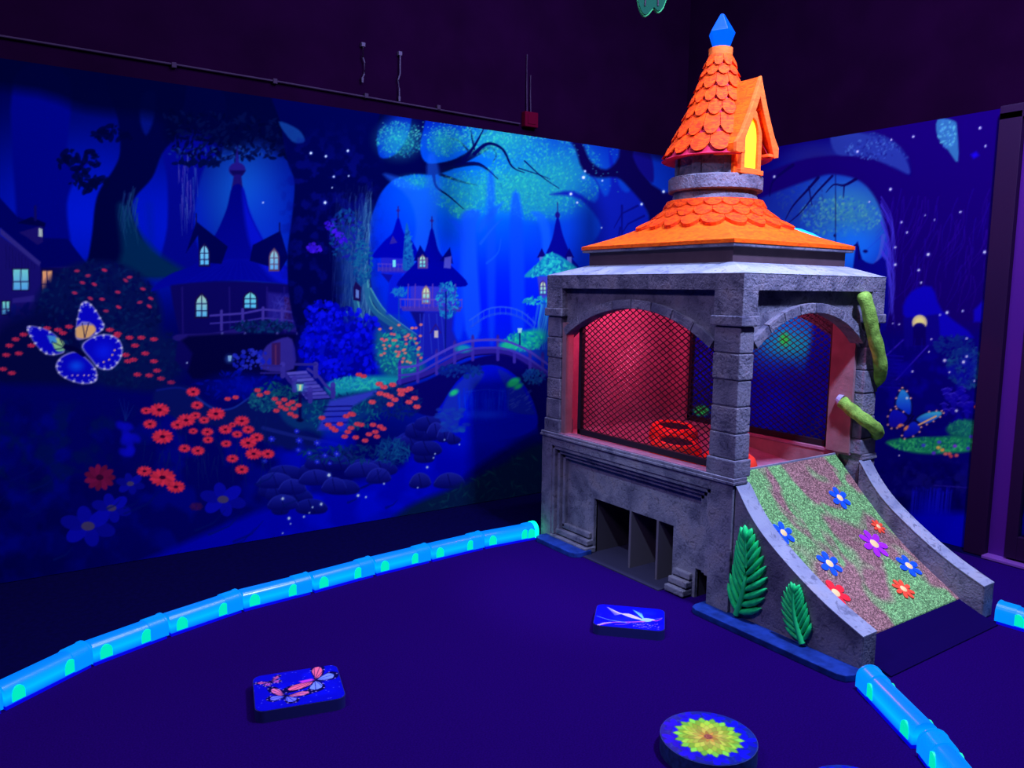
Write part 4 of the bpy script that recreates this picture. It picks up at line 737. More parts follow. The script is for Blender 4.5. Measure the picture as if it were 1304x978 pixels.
# --- pillars of stacked stones
def pillar(x0, x1, y0, y1, label=None):
    core = MB().box(x0+.012, x1-.012, y0+.012, y1-.012, .70, 1.49).build('pillar', S, T, origin=((x0+x1)/2, (y0+y1)/2, .70))
    MB().box(x0-.004, x1+.004, y0-.004, y1+.004, .70, .788).build('pillar_base', S, core, bevel=.008)
    for k in range(5):
        z0 = .788+.1295*k; e = .004*((k*37+int(x0*100)) % 3)/2
        MB().box(x0+.004+e, x1-.004-e, y0+.004+e, y1-.004-e, z0+.0025, z0+.127).build('stone_block', SR if k % 2 else S, core, bevel=.006)
    MB().box(x0-.010, x1+.010, y0-.012, y1+.012, 1.437, 1.487).build('capital', S, core, bevel=.007)
PX0, PX1, PY0, PY1 = 2.974, 4.168, 2.440, 3.972
pillar(PX0, 3.085, PY0, 2.614); pillar(PX0, 3.085, 3.826, PY1); pillar(4.03, PX1, PY0, 2.60); pillar(4.03, PX1, 3.826, PY1)
# --- walls, arches, entablature
box('back_wall', M['inner'], T, 3.085, 4.03, 3.90, 3.962, .702, 1.62, bevel=0)
EX0, EX1, EY0, EY1 = 2.975, 4.165, 2.437, 3.975
b = MB()
for q in ((EX0, EX0+.11, EY0, EY1), (EX1-.11, EX1, EY0, EY1), (EX0+.11, EX1-.11, EY0, EY0+.11), (EX0+.11, EX1-.11, EY1-.11, EY1)): b.box(*q, 1.608, 1.690)
for q in ((EX0, 3.085, EY0, 2.612), (EX0, 3.085, 3.822, EY1), (4.046, EX1, EY0, 2.612), (4.046, EX1, 3.822, EY1)): b.box(*q, 1.487, 1.608)
b.box(3.085, 4.046, EY1-.07, EY1, 1.487, 1.608); tp('entablature', b, SR, bevel=.003)
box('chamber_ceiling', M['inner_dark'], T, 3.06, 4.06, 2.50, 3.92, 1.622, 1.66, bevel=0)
def arch(axis, c, half, R, zc, face, back, ztop, nv, spring):
    """spandrel plate set back from the face plus a ring of voussoirs; face/back along the other axis"""
    a1 = math.asin(min(1, half/R)); n = 28; Ri = R-.050; ai = math.asin(min(1, half/Ri))
    top = [(c-half, ztop), (c+half, ztop)]; arc = [(c+Ri*math.sin(t), zc+Ri*math.cos(t)) for t in np.linspace(ai, -ai, n)]
    mb = MB(); s = 1 if back > face else -1
    for (u0, w0), (u1, w1) in zip(arc[:-1], arc[1:]):
        mb.prism([(u0, w0), (u1, w1), (u1, ztop), (u0, ztop)], axis, face+s*.045, back)
    tp('spandrel', mb, [S], smooth=30)
    core = MB()
    for t0, t1 in zip(np.linspace(-a1, a1, n)[:-1], np.linspace(-a1, a1, n)[1:]):
        core.prism([(c+r*math.sin(t), zc+r*math.cos(t)) for r, t in ((Ri+.001, t0), (Ri+.001, t1), (R-.004, t1), (R-.004, t0))], axis, face+s*.022, face+s*.06)
    ring = tp('arch_ring', core, S, smooth=30)
    for k in range(nv):
        t0 = -a1+2*a1*k/nv; t1 = t0+2*a1/nv; g = .0025/R; tt = np.linspace(t0+g, t1-g, 4)
        MB().prism([(c+Ri*math.sin(t), zc+Ri*math.cos(t)) for t in tt]+[(c+R*math.sin(t), zc+R*math.cos(t)) for t in tt[::-1]], axis, face+s*.014, face+s*.058).build('voussoir', SR if k % 2 else S, ring, bevel=.003)
arch('x', 3.22, .606, 1.06, .491, EX0, 3.075, 1.612, 8, 1.36)
arch('x', 3.22, .606, 1.06, .491, EX1, 4.075, 1.612, 8, 1.36)
arch('y', 3.565, .481, .714, .834, EY0, 2.535, 1.612, 8, 1.36)
# inner faces: jamb panels, sloping target floor, reveals
box('jamb_wall', M['jamb'], T, 4.012, 4.032, 2.50, 2.645, .702, 1.62, bevel=0)
box('jamb_wall', M['inner'], T, 4.016, 4.036, 3.745, 3.90, .702, 1.62, bevel=0)
box('window_reveal', M['jamb'], T, 2.99, 3.05, 3.790, 3.8255, .702, 1.40, bevel=0)
box('sill', M['inner'], T, 2.972, 3.04, 2.614, 3.826, .700, .706, bevel=0)
box('sill', M['inner'], T, 4.018, 4.06, 2.50, 3.826, .690, .708, bevel=.002)
b = MB(); b.prism([(2.58, .50), (3.90, .50), (3.90, .702), (2.58, .548)], 'x', 3.055, 4.04); tp('target_floor', b, M['inner'])
box('inner_skirt', M['jamb'], T, 4.022, 4.04, 2.57, 3.90, .50, .695, bevel=0)
fl = lambda y: .548+(y-2.58)*(.154/1.32)
for x, y in ((3.625, 3.475), (3.375, 3.215), (3.475, 2.895)):
    z = fl(y); t = [(.092, -.03), (.094, .06), (.097, .092), (.106, .104), (.120, .104), (.138, .092), (.150, .066), (.155, .03), (.153, -.03)]
    tilt = Matrix.Rotation(math.atan2(.154, 1.32), 4, 'X')
    mb = MB().lathe([t[i] for i in range(len(t))]+[t[0]], 36); mb.f = [q for q in mb.f if len(q) == 4]
    r = mb.build('target_ring', M['orange_ring'], T, smooth=50); r.location = Vector((x, y, z))-WORLD[T]; r.rotation_euler = tilt.to_euler()
    h = MB().lathe([(0, .092), (.096, .092), (.096, .07)], 28).build('hole_shade_disc', M['black'], r); h.location = (0, 0, 0)  # black disc just under the rim stands in for shade inside the ring
# --- wire grilles and their frames
def grille(xp, y0, y1, z0, z1, px, pz, w):
    root = MB()
    for q in ((y0, y0+.028, z0, z1), (y1-.028, y1, z0, z1), (y0, y1, z0, z0+.034), (y0, y1, z1-.02, z1)): root.box(xp-.014, xp+.014, *q)
    fr = tp('grille_frame', root, M['black'], bevel=.002)
    mb = MB(); s = pz/px; W = y1-y0; Hh = z1-z0
    for sg in (1, -1):
        k = -int(Hh/pz)-1
        while k*px < W+Hh/s:
            c = k*px; k += 1
            # line: z-z0 = s*(y-yc) (sg=1) or mirrored
            ya, yb = max(0, c), min(W, c+Hh/s)
            if yb-ya < .01: continue
            za, zb = (ya-c)*s, (yb-c)*s
            A, B = (y0+ya, z0+za), (y0+yb, z0+zb)
            if sg < 0: A, B = (y1-ya, z0+za), (y1-yb, z0+zb)
            mb.bar((xp+sg*w*.35, *A), (xp+sg*w*.35, *B), w, w*.7, (1, 0, 0))
    mb.build('wire_mesh', M['grille'], fr, recalc=False)
grille(3.062, 2.60, 3.735, .708, 1.60, .0540, .0340, .0048)
grille(4.052, 2.645, 3.75, .712, 1.60, .0540, .0340, .0048)
# --- hipped cap, fascia box, flared lower roof
RC = Vector((3.60, 3.192, 0))
def frustum(mb, r0, z0, r1, z1, mi=0):
    a = [(r0[0], r0[2], z0), (r0[1], r0[2], z0), (r0[1], r0[3], z0), (r0[0], r0[3], z0)]; c = [(r1[0], r1[2], z1), (r1[1], r1[2], z1), (r1[1], r1[3], z1), (r1[0], r1[3], z1)]
    return mb.add(a+c, [(3, 2, 1, 0), (4, 5, 6, 7), (0, 1, 5, 4), (1, 2, 6, 5), (2, 3, 7, 6), (3, 0, 4, 7)], mi)
BX = (RC.x-.475, RC.x+.475, RC.y-.555, RC.y+.555)
tp('hipped_cap', frustum(MB(), (EX0-.002, EX1+.002, EY0-.002, EY1+.002), 1.690, (BX[0]-.01, BX[1]+.01, BX[2]-.01, BX[3]+.01), 1.748), M['cap'])
tp('fascia_box', MB().box(*BX, 1.70, 1.832), M['box'])
HX, HY = .511, .590
tp('eave_trim', MB().box(RC.x-HX+.004, RC.x+HX-.004, RC.y-HY+.004, RC.y+HY-.004, 1.826, 1.842), S, bevel=.003)
def skirt(th, u):
    c, s = abs(math.cos(th)), abs(math.sin(th)); rr = min(HX/max(c, 1e-6), HY/max(s, 1e-6)); rc = .272
    return rc+(1-u)**2.05*(rr-rc), 1.862+u*.250
n = 96; ths = sorted(set([2*PI*k/n for k in range(n)]+[math.atan2(sy*HY, sx*HX) % (2*PI) for sx in (1, -1) for sy in (1, -1)])); n = len(ths); us = np.linspace(0, 1, 13)
def sk(th, u, off=0.):
    r, z = skirt(th, u); return (RC.x+(r+off*.55)*math.cos(th), RC.y+(r+off*.55)*math.sin(th), z+off)
mb = MB(); V = [(RC.x+skirt(t, 0)[0]*math.cos(t), RC.y+skirt(t, 0)[0]*math.sin(t), 1.843) for t in ths]
for u in us: V += [sk(t, u) for t in ths]
F = [(j*n+k, j*n+(k+1) % n, (j+1)*n+(k+1) % n, (j+1)*n+k) for j in range(len(us)) for k in range(n)]+[tuple(range(n-1, -1, -1)), tuple(len(us)*n+k for k in range(n))]
low = tp('lower_roof', mb.add(V, F), M['orange_skirt'], smooth=40)
for row, (ub, ut, cnt, ph) in enumerate(((.35, .66, 18, 0.), (.57, .86, 18, .5), (.79, 1.0, 18, 0.))):
    for k in range(cnt):
        t0 = 2*PI*(k+ph)/cnt; w = 2*PI/cnt*.97; na = 7; top = []; bot = []
        for i in range(na):
            a = i/(na-1)*2-1; th = t0+a*w/2
            top.append(sk(th, ut, .006)); bot.append(sk(th, ub+(ut-ub)*.42*abs(a)**2.2, .017))
        v = top+bot+[(p[0], p[1], p[2]-.016) for p in top]+[(p[0]-.006*math.cos(t0), p[1]-.006*math.sin(t0), p[2]-.018) for p in bot]
        f = [(i, i+1, na+i+1, na+i) for i in range(na-1)]+[(na+i, na+i+1, 3*na+i+1, 3*na+i) for i in range(na-1)]+[(0, na, 3*na, 2*na), (na-1, 3*na-1, 4*na-1, 2*na-1)]+[(2*na+i+1, 2*na+i, 3*na+i, 3*na+i+1) for i in range(na-1)]+[(i+1, i, 2*na+i, 2*na+i+1) for i in range(na-1)]
        MB().add(v, f).build('shingle', M['orange_tile'], low)
# neck, ring, cone roof
tp('neck', MB().lathe([(.248, 2.10), (.236, 2.17), (.224, 2.25), (.222, 2.37)], 40, (RC.x, RC.y, 0)), SR, smooth=40)
for k in range(8):
    a = 2*PI*k/8+.25; tp('neck_post', MB().box(-.028, .028, -.012, .018, 2.25, 2.36), S).matrix_local = Matrix.Translation(Vector((RC.x, RC.y, 0))-WORLD[T]) @ Matrix.Rotation(a, 4, 'Z') @ Matrix.Translation((0, -.222, 0))
tp('stone_ring', MB().lathe([(.225, 2.170), (.262, 2.170), (.268, 2.176), (.268, 2.246), (.258, 2.254), (.22, 2.256)], 48, (RC.x, RC.y, 0)), SR, smooth=40)
def cone_r(z):
    t = (z-2.355)/(2.945-2.355); return .305*(1-t)+.062*t-.018*math.sin(PI*min(max(t, 0), 1))
cmb = MB().lathe([(.20, 2.362), (.300, 2.346), (.312, 2.352)]+[(cone_r(z)-.006, z) for z in np.linspace(2.362, 2.945, 14)], 48, (RC.x, RC.y, 0))
def at_dormer(p, a): return abs((math.degrees(math.atan2(p[1]-RC.y, p[0]-RC.x))+90+180) % 360-180) < a
def mid_(q): return [sum(cmb.v[i][k] for i in q)/len(q) for k in range(3)]
cmb.f = [q for q in cmb.f if not (len(q) == 4 and at_dormer(mid_(q), 21) and mid_(q)[2] < 2.56)]; cmb.m = [0]*len(cmb.f)   # opening for the dormer
cn = tp('cone_roof', cmb, M['orange_gap'], smooth=40)
zb = [2.368, 2.463, 2.577, 2.660, 2.738, 2.815, 2.868]; zt = [2.475, 2.588, 2.670, 2.748, 2.825, 2.878, 2.945]
for row, cnt in enumerate((16, 16, 15, 15, 11, 10, 10)):
    ph = .5*(row % 2)
    for k in range(cnt):
        t0 = 2*PI*(k+ph)/cnt; w = 2*PI/cnt*.96; na = 7
        if at_dormer((RC.x+math.cos(t0), RC.y+math.sin(t0)), (27, 25, 21, 12, 0, 0, 0)[row]): continue
        na = 7; top = []; bot = []
        for i in range(na):
            a = i/(na-1)*2-1; th = t0+a*w/2; z0 = zb[row]+(zt[row]-zb[row])*.40*abs(a)**2.4
            r1 = cone_r(zt[row])+.001; r0 = cone_r(z0)+.015-.003*abs(a)
            top.append((RC.x+r1*math.cos(th), RC.y+r1*math.sin(th), zt[row])); bot.append((RC.x+r0*math.cos(th), RC.y+r0*math.sin(th), z0))
        ins = lambda p, d: (RC.x+(p[0]-RC.x)*(1-d), RC.y+(p[1]-RC.y)*(1-d), p[2])
        rb = cone_r(zb[row]); v = top+bot+[ins(p, .008/rb) for p in top]+[ins(p, .014/rb) for p in bot]
        f = [(i, i+1, na+i+1, na+i) for i in range(na-1)]+[(na+i, na+i+1, 3*na+i+1, 3*na+i) for i in range(na-1)]+[(0, na, 3*na, 2*na), (na-1, 3*na-1, 4*na-1, 2*na-1)]+[(2*na+i+1, 2*na+i, 3*na+i, 3*na+i+1) for i in range(na-1)]+[(i+1, i, 2*na+i, 2*na+i+1) for i in range(na-1)]
        MB().add(v, f).build('shingle', M['orange_tile'], cn)
tp('finial_collar', MB().lathe([(.055, 2.935), (.066, 2.938), (.068, 2.978), (.052, 2.984)], 24, (RC.x, RC.y, 0)), M['orange_trim'], smooth=40)
g = MB().lathe([(.048, 0), (.079, .086), (.014, .186), (0, .192)], 5); cr_ = tp('crystal_finial', g, M['crystal'], bevel=.003); cr_.location = Vector((RC.x, RC.y, 2.980))-WORLD[T]; cr_.rotation_euler = (0, 0, .55)
# dormer
D = RC; yf = 2.895
dm = tp('dormer', MB().prism([(D.x-.110, 2.25), (D.x+.110, 2.25), (D.x+.110, 2.47), (D.x+.062, 2.60), (D.x, 2.735), (D.x-.062, 2.60), (D.x-.110, 2.47)], 'y', 2.968, 3.16), M['orange_skirt'])
lp = [(0, 2.768), (-.030, 2.690), (-.062, 2.612), (-.100, 2.530), (-.138, 2.455), (-.178, 2.400)]
for s in (-1, 1):
    th = .026; P = [(D.x-s*q[0], q[1]) for q in lp]; I = [(D.x-s*(q[0]+th*(1 if j else 0)), q[1]-(.012 if j else .055)) for j, q in enumerate(lp)]
    sl = MB().prism(P+[(P[-1][0], P[-1][1]-.04), (I[-1][0], I[-1][1]-.028)]+I[::-1][1:], 'y', yf+.022, 3.20).build('dormer_roof', M['orange_skirt'], dm)
    P2 = [(x, z+.004) for x, z in P]; I2 = [(D.x-s*(q[0]+.036*(1 if j else 0)), q[1]-(.014 if j else .078)) for j, q in enumerate(lp)]
    MB().prism(P2+[(P2[-1][0], P2[-1][1]-.052), (I2[-1][0], I2[-1][1]-.040)]+I2[::-1][1:], 'y', yf, yf+.024).build('barge_board', M['orange_trim'], dm, bevel=.004)
    MB().box(min(D.x+s*.098, D.x+s*.176), max(D.x+s*.098, D.x+s*.176), yf+.004, 3.1, 2.352, 2.368).build('dormer_soffit', M['orange_trim'], dm, bevel=.003)
def lancet(w, z0, zs, zt_, n=7):
    r = [(w*(1-(k/n)**1.7), zs+(zt_-zs)*math.sin(k/n*PI/2)**.9) for k in range(1, n+1)]
    return [(D.x-w, z0), (D.x+w, z0), (D.x+w, zs)]+[(D.x+x, z) for x, z in r]+[(D.x-x, z) for x, z in r[::-1][1:]]+[(D.x-w, zs)]
o_, i_ = lancet(.083, 2.272, 2.45, 2.600), lancet(.055, 2.285, 2.44, 2.555)
mb = MB(); nn = len(o_); v = [(x, y, z) for y in (2.938, 2.970) for q in (o_, i_) for x, z in q]
f = [(k, (k+1) % nn, nn+(k+1) % nn, nn+k) for k in range(nn)]+[(3*nn+k, 3*nn+(k+1) % nn, 2*nn+(k+1) % nn, 2*nn+k) for k in range(nn)]+[(k, 2*nn+k, 2*nn+(k+1) % nn, (k+1) % nn) for k in range(nn)]+[(nn+k, nn+(k+1) % nn, 3*nn+(k+1) % nn, 3*nn+k) for k in range(nn)]
mb.add(v, f).build('window_surround', M['orange_trim'], dm, bevel=.003)
MB().prism(lancet(.056, 2.284, 2.44, 2.556), 'y', 2.955, 2.967).build('window_pane', M['pane'], dm)
MB().box(D.x-.096, D.x+.096, 2.928, 2.975, 2.250, 2.276).build('window_sill', M['orange_trim'], dm, bevel=.004)
# cyan blade set on its pixel ray above the slope, stem added to hold it
bl = [(4.015, 3.055, 1.975), (4.045, 3.005, 1.982), (4.075, 2.94, 1.962), (4.10, 2.87, 1.935), (4.118, 2.81, 1.910)]
tp('cyan_leaf', MB().tube(bl, [.006, .020, .026, .020, .004], 8, flat_=.6), M['cyan'], smooth=60)
tp('cyan_leaf_support', MB().tube([(4.05, 3.0, 1.975), (4.0, 3.06, 1.90)], .006, 6), M['cyan'])
# --- ramp
top = [(2.436, .672), (2.413, .645), (2.351, .561), (2.271, .480), (2.156, .395), (2.02, .309), (1.886, .238), (1.735, .174)]
wp = smooth(top, 4); wp = wp+[(1.728, .004), (2.436, .004)]
for x0, x1 in ((2.98, 3.08), (4.016, 4.117)):
    mb = MB(); q = wp; nq = len(q)
    # outline as quads so the curved flank stays clean
    t_ = wp[:-2]
    for (u0, w0), (u1, w1) in zip(t_[:-1], t_[1:]): mb.prism([(u0, w0), (u1, w1), (u1, .004), (u0, .004)], 'x', x0, x1)
    me = mb.build('ramp_wall', S, T, recalc=False)
    bm = bmesh.new(); bm.from_mesh(me.data); bmesh.ops.remove_doubles(bm, verts=bm.verts, dist=1e-5)
    seen = {}
    for fc in bm.faces: seen.setdefault(tuple(sorted(v_.index for v_ in fc.verts)), []).append(fc)
    bmesh.ops.delete(bm, geom=[fc for l in seen.values() if len(l) > 1 for fc in l], context='FACES_ONLY'); bmesh.ops.recalc_face_normals(bm, faces=bm.faces)
    bmesh.ops.bevel(bm, geom=[e for e in bm.edges if len(e.link_faces) == 2 and e.calc_face_angle(0) > .9], offset=.004, segments=2, affect='EDGES'); bm.to_mesh(me.data); bm.free()
for x0, x1 in ((2.978, 3.082), (4.014, 4.119)):     # paler strip on each wall top, light from above put into its colour
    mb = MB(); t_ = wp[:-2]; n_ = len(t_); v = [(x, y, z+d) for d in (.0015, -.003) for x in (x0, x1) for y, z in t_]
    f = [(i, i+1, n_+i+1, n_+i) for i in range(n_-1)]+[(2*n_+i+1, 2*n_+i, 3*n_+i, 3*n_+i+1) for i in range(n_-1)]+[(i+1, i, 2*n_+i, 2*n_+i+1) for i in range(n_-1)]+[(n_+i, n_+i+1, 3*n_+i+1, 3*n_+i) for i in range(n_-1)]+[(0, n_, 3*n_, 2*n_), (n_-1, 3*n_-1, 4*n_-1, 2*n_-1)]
    tp('ramp_lit_top', mb.add(v, f), M['cap'], smooth=40)
prof = smooth([(2.590, .688), (2.48, .578), (2.38, .476), (2.218, .325), (2.066, .212), (1.849, .077)], 5)
mb = MB(); nx = 2; k = len(prof); v = []
for x in (3.078, 4.018):
    v += [(x, y, z) for y, z in prof]+[(x, y-.006, z-.02) for y, z in prof]
f = [(i, i+1, 2*k+i+1, 2*k+i) for i in range(k-1)]+[(k+i+1, k+i, 3*k+i, 3*k+i+1) for i in range(k-1)]+[(0, 2*k, 3*k, k), (k-1, 2*k-1, 4*k-1, 3*k-1)]+[(i+1, i, k+i, k+i+1) for i in range(k-1)]+[(2*k+i, 2*k+i+1, 3*k+i+1, 3*k+i) for i in range(k-1)]
tf = tp('turf_ramp', mb.add(v, f), M['turf'], smooth=40)
tp('ramp_nosing', MB().box(3.06, 4.03, 2.583, 2.592, .60, .690), M['cap'])
mb = MB().prism([(1.851, .0), (1.851, .073), (1.74, .030), (1.66, .006), (1.66, 0)], 'x', 3.078, 4.018); tp('ramp_foot', mb, flat('ramp_foot_carpet', (.006, .002, .045), .9, spec=0))
def on_turf(y):
    for (a, za), (b_, zb_) in zip(prof[:-1], prof[1:]):
        if b_ <= y <= a: t = (y-b_)/(a-b_); return zb_+(za-zb_)*t, math.atan2(za-zb_, a-b_)
    return .08, .5
pet = {}
def flower(x, y, r, mat, npet, rot, wide):
    z, sl = on_turf(y)
    c = MB().lathe([(r*.30, 0), (r*.30, .004), (r*.18, .007), (0, .0075)], 14).build('flower', M['flower_eye'], T, smooth=50)
    c.location = Vector((x, y, z+.003))-WORLD[T]; c.rotation_euler = (sl, 0, 0)
    key = (mat, npet, r)
    if key not in pet:
        n_ = 10; o2 = [(r*(.18+.41*(1-math.cos(2*PI*i/n_))), r*wide*math.sin(2*PI*i/n_)*(.65+.35*(1-math.cos(2*PI*i/n_))/2)) for i in range(n_)]
        o2 = [(max(a_, r*.16), b_) for a_, b_ in o2]
        m_ = MB().add([(a_, b_, 0) for a_, b_ in o2]+[(a_, b_, .0035) for a_, b_ in o2]+[(r*.6, 0, .006)], [(n_+i, n_+(i+1) % n_, 2*n_) for i in range(n_)]+[(i, (i+1) % n_, n_+(i+1) % n_, n_+i) for i in range(n_)])
        q = m_.build('petal', M[mat], c, smooth=60); pet[key] = q.data; first = q
    for i in range(npet):
        q = first if key in pet and i == 0 and 'first' in dir() else None
        if q is None: q = bpy.data.objects.new('petal', pet[key]); COL.objects.link(q); q.parent = c
        q.location = (0, 0, 0); q.rotation_euler = (0, 0, rot+2*PI*i/npet)
for x, y, r, mat, npet, rot, wide in ((3.795, 2.400, .070, 'blue_petal', 6, .3, .30), (3.215, 2.322, .066, 'blue_petal', 6, .1, .30), (3.793, 2.187, .088, 'purple_petal', 7, .5, .26), (3.371, 2.164, .072, 'blue_petal', 6, .2, .30), (3.894, 2.051, .072, 'blue_petal', 6, 0., .30), (3.250, 2.045, .075, 'red_petal', 6, .25, .34), (3.698, 1.966, .062, 'orange_petal', 8, .1, .24), (3.930, 2.250, .045, 'orange_petal', 8, .2, .24)):
    flower(x, y, r, mat, npet, rot, wide)
# --- relief leaves on the ramp side
def relief_leaf(y0, z0, y1, z1, bend, L_, npair, lw):
    """midrib from foot (y0,z0) to tip (y1,z1); leaflets fan off both sides"""
    x = 2.972; mid = []
    for i in range(9):
        t = i/8; mid.append((x, y0+(y1-y0)*t+bend*math.sin(PI*t), z0+(z1-z0)*t))
    rb = tp('relief_leaf', MB().tube([(x-.016, p[1], p[2]) for p in mid], [.0155-.0013*i for i in range(9)], 8), M['rib'], smooth=60)
    tipd = (Vector(mid[8])-Vector(mid[7])).normalized(); tb = Vector(mid[8])-tipd*.02
    MB().tube([tb+tipd*L_*.62*a+Vector((-.012, 0, 0)) for a in (0, .3, .6, .85, 1.)], [lw*.6, lw, lw*.95, lw*.6, lw*.1], 8).build('leaflet', M['leaf'], rb, smooth=60)
    for i in range(npair):
        t = (i+.4)/npair; k = t*8; j = min(int(k), 7); fr = k-j
        p = Vector(mid[j]).lerp(Vector(mid[j+1]), fr); d = (Vector(mid[j+1])-Vector(mid[j])).normalized()
        ln = L_*(1.0+.25*math.sin(PI*t))*(1-.62*t**1.6)
        for s in (-1, 1):
            nrm = Vector((0, -d.z, d.y))*s; dr_ = (d*(.42+.8*t)+nrm*1.0).normalized()
            pts = [p+dr_*ln*a+d*ln*.42*a*a+Vector((-.010+.006*a, 0, 0)) for a in (0, .3, .6, .85, 1.)]
            MB().tube(pts, [lw*.6, lw*.95, lw*1.0, lw*.7, lw*.12], 8).build('leaflet', M['leaf'], rb, smooth=60)
relief_leaf(2.375, .045, 2.345, .450, -.030, .112, 10, .0160)
relief_leaf(2.005, .045, 2.066, .275, .018, .078, 9, .0108)
# --- vine round the right column
def vine(path, r, name='vine'):
    P = smooth(path, 6); n_ = len(P); rr = [r*(1+.05*math.sin(i*.9)) for i in range(n_)]; rr[0] *= .5; rr[1] *= .85
    return tp(name, MB().tube(P, rr, 12), M['vine'], smooth=70)
vine([(3.925, 2.425, 1.605), (3.955, 2.405, 1.52), (4.00, 2.398, 1.40), (4.06, 2.395, 1.29), (4.115, 2.405, 1.19), (4.16, 2.44, 1.13), (4.19, 2.50, 1.08)], .036)
v2 = vine([(4.000, 2.560, 1.000), (4.004, 2.515, .966), (4.010, 2.450, .925), (4.050, 2.408, .885), (4.115, 2.405, .845), (4.165, 2.43, .815), (4.19, 2.49, .79)], .036)
MB().tube([(3.993, 2.580, 1.012), (4.000, 2.560, 1.000)], [.022, .034], 12).build('cut_end', M['cut'], T)
# red lamp under the chamber ceiling
ld = bpy.data.lights.new('red_chamber_lamp', 'POINT'); ld.energy = 20; ld.color = (1, .09, .26); ld.shadow_soft_size = .05
lo = bpy.data.objects.new('red_chamber_lamp', ld); COL.objects.link(lo); lo.location = (3.45, 3.45, 1.56)
# ---------------------------------------------------------------- glow-tube kerb
def curb_shell_mat():
    m, t, b = nt('glow_tube_shell'); b.inputs['Base Color'].default_value = (.0, .04, .16, 1); b.inputs['Roughness'].default_value = .25
    tc = t.nodes.new('ShaderNodeTexCoord'); s = t.nodes.new('ShaderNodeSeparateXYZ'); t.links.new(tc.outputs['Object'], s.inputs[0])
    r = t.nodes.new('ShaderNodeMapRange'); r.inputs['From Min'].default_value = .0; r.inputs['From Max'].default_value = .11; t.links.new(s.outputs['Z'], r.inputs['Value'])
    c = t.nodes.new('ShaderNodeValToRGB'); e = c.color_ramp.elements; e[0].position = 0; e[0].color = (0, .01, .7, 1); e[1].position = .42; e[1].color = (0, .25, .8, 1); k = e.new(.72); k.color = (0, .135, .6, 1); k = e.new(.93); k.color = (0, .09, .5, 1); k = e.new(1.); k.color = (.02, .3, .8, 1)
    t.links.new(r.outputs['Result'], c.inputs['Fac']); t.links.new(c.outputs['Color'], b.inputs['Emission Color']); b.inputs['Emission Strength'].default_value = 2.0
    return m
M['shell'] = curb_shell_mat(); M['shell_end'] = flat('glow_tube_sleeve', (0, .04, .16), .25, (0, .13, .55), 2.0)
M['led_end'] = flat('green_led_end', (0, .2, .1), .4, (.0, .9, .42), 2.2); M['led'] = flat('green_led_glow', (0, .2, .1), .4, (.0, .85, .50), .9); M['kerb_foot'] = flat('kerb_foot_strip', (.0, .0, .3), .5, (.0, .0, 1.), .5)
def d_prof(r, h, n=10, base=.014):
    return [(-r, base)]+[(-r*math.cos(PI*i/n), (h-r*.92)+r*.92*math.sin(PI*i/n)) for i in range(n+1)]+[(r, base)]
def d_tube(mb, x0, x1, r0, r1, h0, h1, mi=0):
    a, c = d_prof(r0, h0), d_prof(r1, h1); n = len(a)
    return mb.add([(x0, y, z) for y, z in a]+[(x1, y, z) for y, z in c], [tuple(range(n-1, -1, -1)), tuple(range(n, 2*n))]+[(i, (i+1) % n, n+(i+1) % n, n+i) for i in range(n)], mi)
RK, HK = .046, .098
def glow_tube(a, b_, label, group, end_light=False):
    """a -> b along the floor; the wider sleeve sits at the a end"""
    A, B = Vector((*a, 0)), Vector((*b_, 0)); ln = (B-A).length; ang = math.atan2(B.y-A.y, B.x-A.x)
    t = thing('glow_tube', label, 'light tube', A, group); t.rotation_euler = (0, 0, ang)
    def lk(nm, mb, mt, sm=40): return mb.build(nm, mt, None, smooth=sm)
    def par(o, p=t): o.parent = p; o.location = (0, 0, 0); return o
    par(lk('shell', d_tube(MB(), .075, ln-.022, RK, RK, HK, HK), M['shell']))
    sl = par(lk('sleeve', d_tube(MB(), .0, .08, RK+.005, RK+.005, HK+.005, HK+.005), M['shell_end']))
    par(lk('sleeve_rim', d_tube(MB(), -.004, .004, RK+.008, RK+.008, HK+.008, HK+.008), M['shell_end']), sl)
    par(lk('foot_strip', MB().box(.004, ln-.022, -RK-.004, RK+.004, 0, .014), M['kerb_foot'], None))
    for x in (.095, ln-.075):                      # green lights seen through the wall of the tube
        pr = [(u*1.25, .014+(w-.014)*1.12) for u, w in ((-.021, .018), (.021, .018), (.021, .045), (.017, .058), (.009, .066), (0, .069), (-.009, .066), (-.017, .058), (-.021, .045))]
        par(lk('green_light', MB().prism([(x+u, w) for u, w in pr], 'y', -RK-.003, RK+.003), M['led'], 30))
    if end_light:                                   # lit end cap against the tower
        par(lk('end_light', d_tube(MB(), -.006, .022, RK+.0085, RK+.0085, HK+.0085, HK+.0085), M['led_end']), sl); par(lk('green_light', MB().prism([(.05+u, w) for u, w in pr], 'y', -RK-.0075, RK+.0075), M['led'], 30), sl)
    return t
pts = KERB
ords = ['nearest the tower wall', 'second from the tower', 'third from the tower', 'fourth from the tower', 'fifth from the tower', 'sixth from the tower', 'seventh from the tower', 'eighth from the tower', 'cut off by the left edge']
for k in range(9): glow_tube(pts[k], pts[k+1], 'cyan glowing kerb tube in the long left row, '+ords[k], 'glow tubes of the left kerb', k == 0)
glow_tube((2.905, 1.655), (2.672, 1.290), 'cyan glowing kerb tube touching the front corner of the ramp wall', 'glow tubes right of the ramp')
glow_tube((2.656, 1.266), (2.400, .945), 'cyan glowing kerb tube cut off by the bottom edge, second from the ramp', 'glow tubes right of the ramp')
glow_tube((4.085, 1.685), (4.12, 1.29), 'cyan glowing kerb tube at the right edge beside the far ramp wall', 'glow tubes right of the ramp')
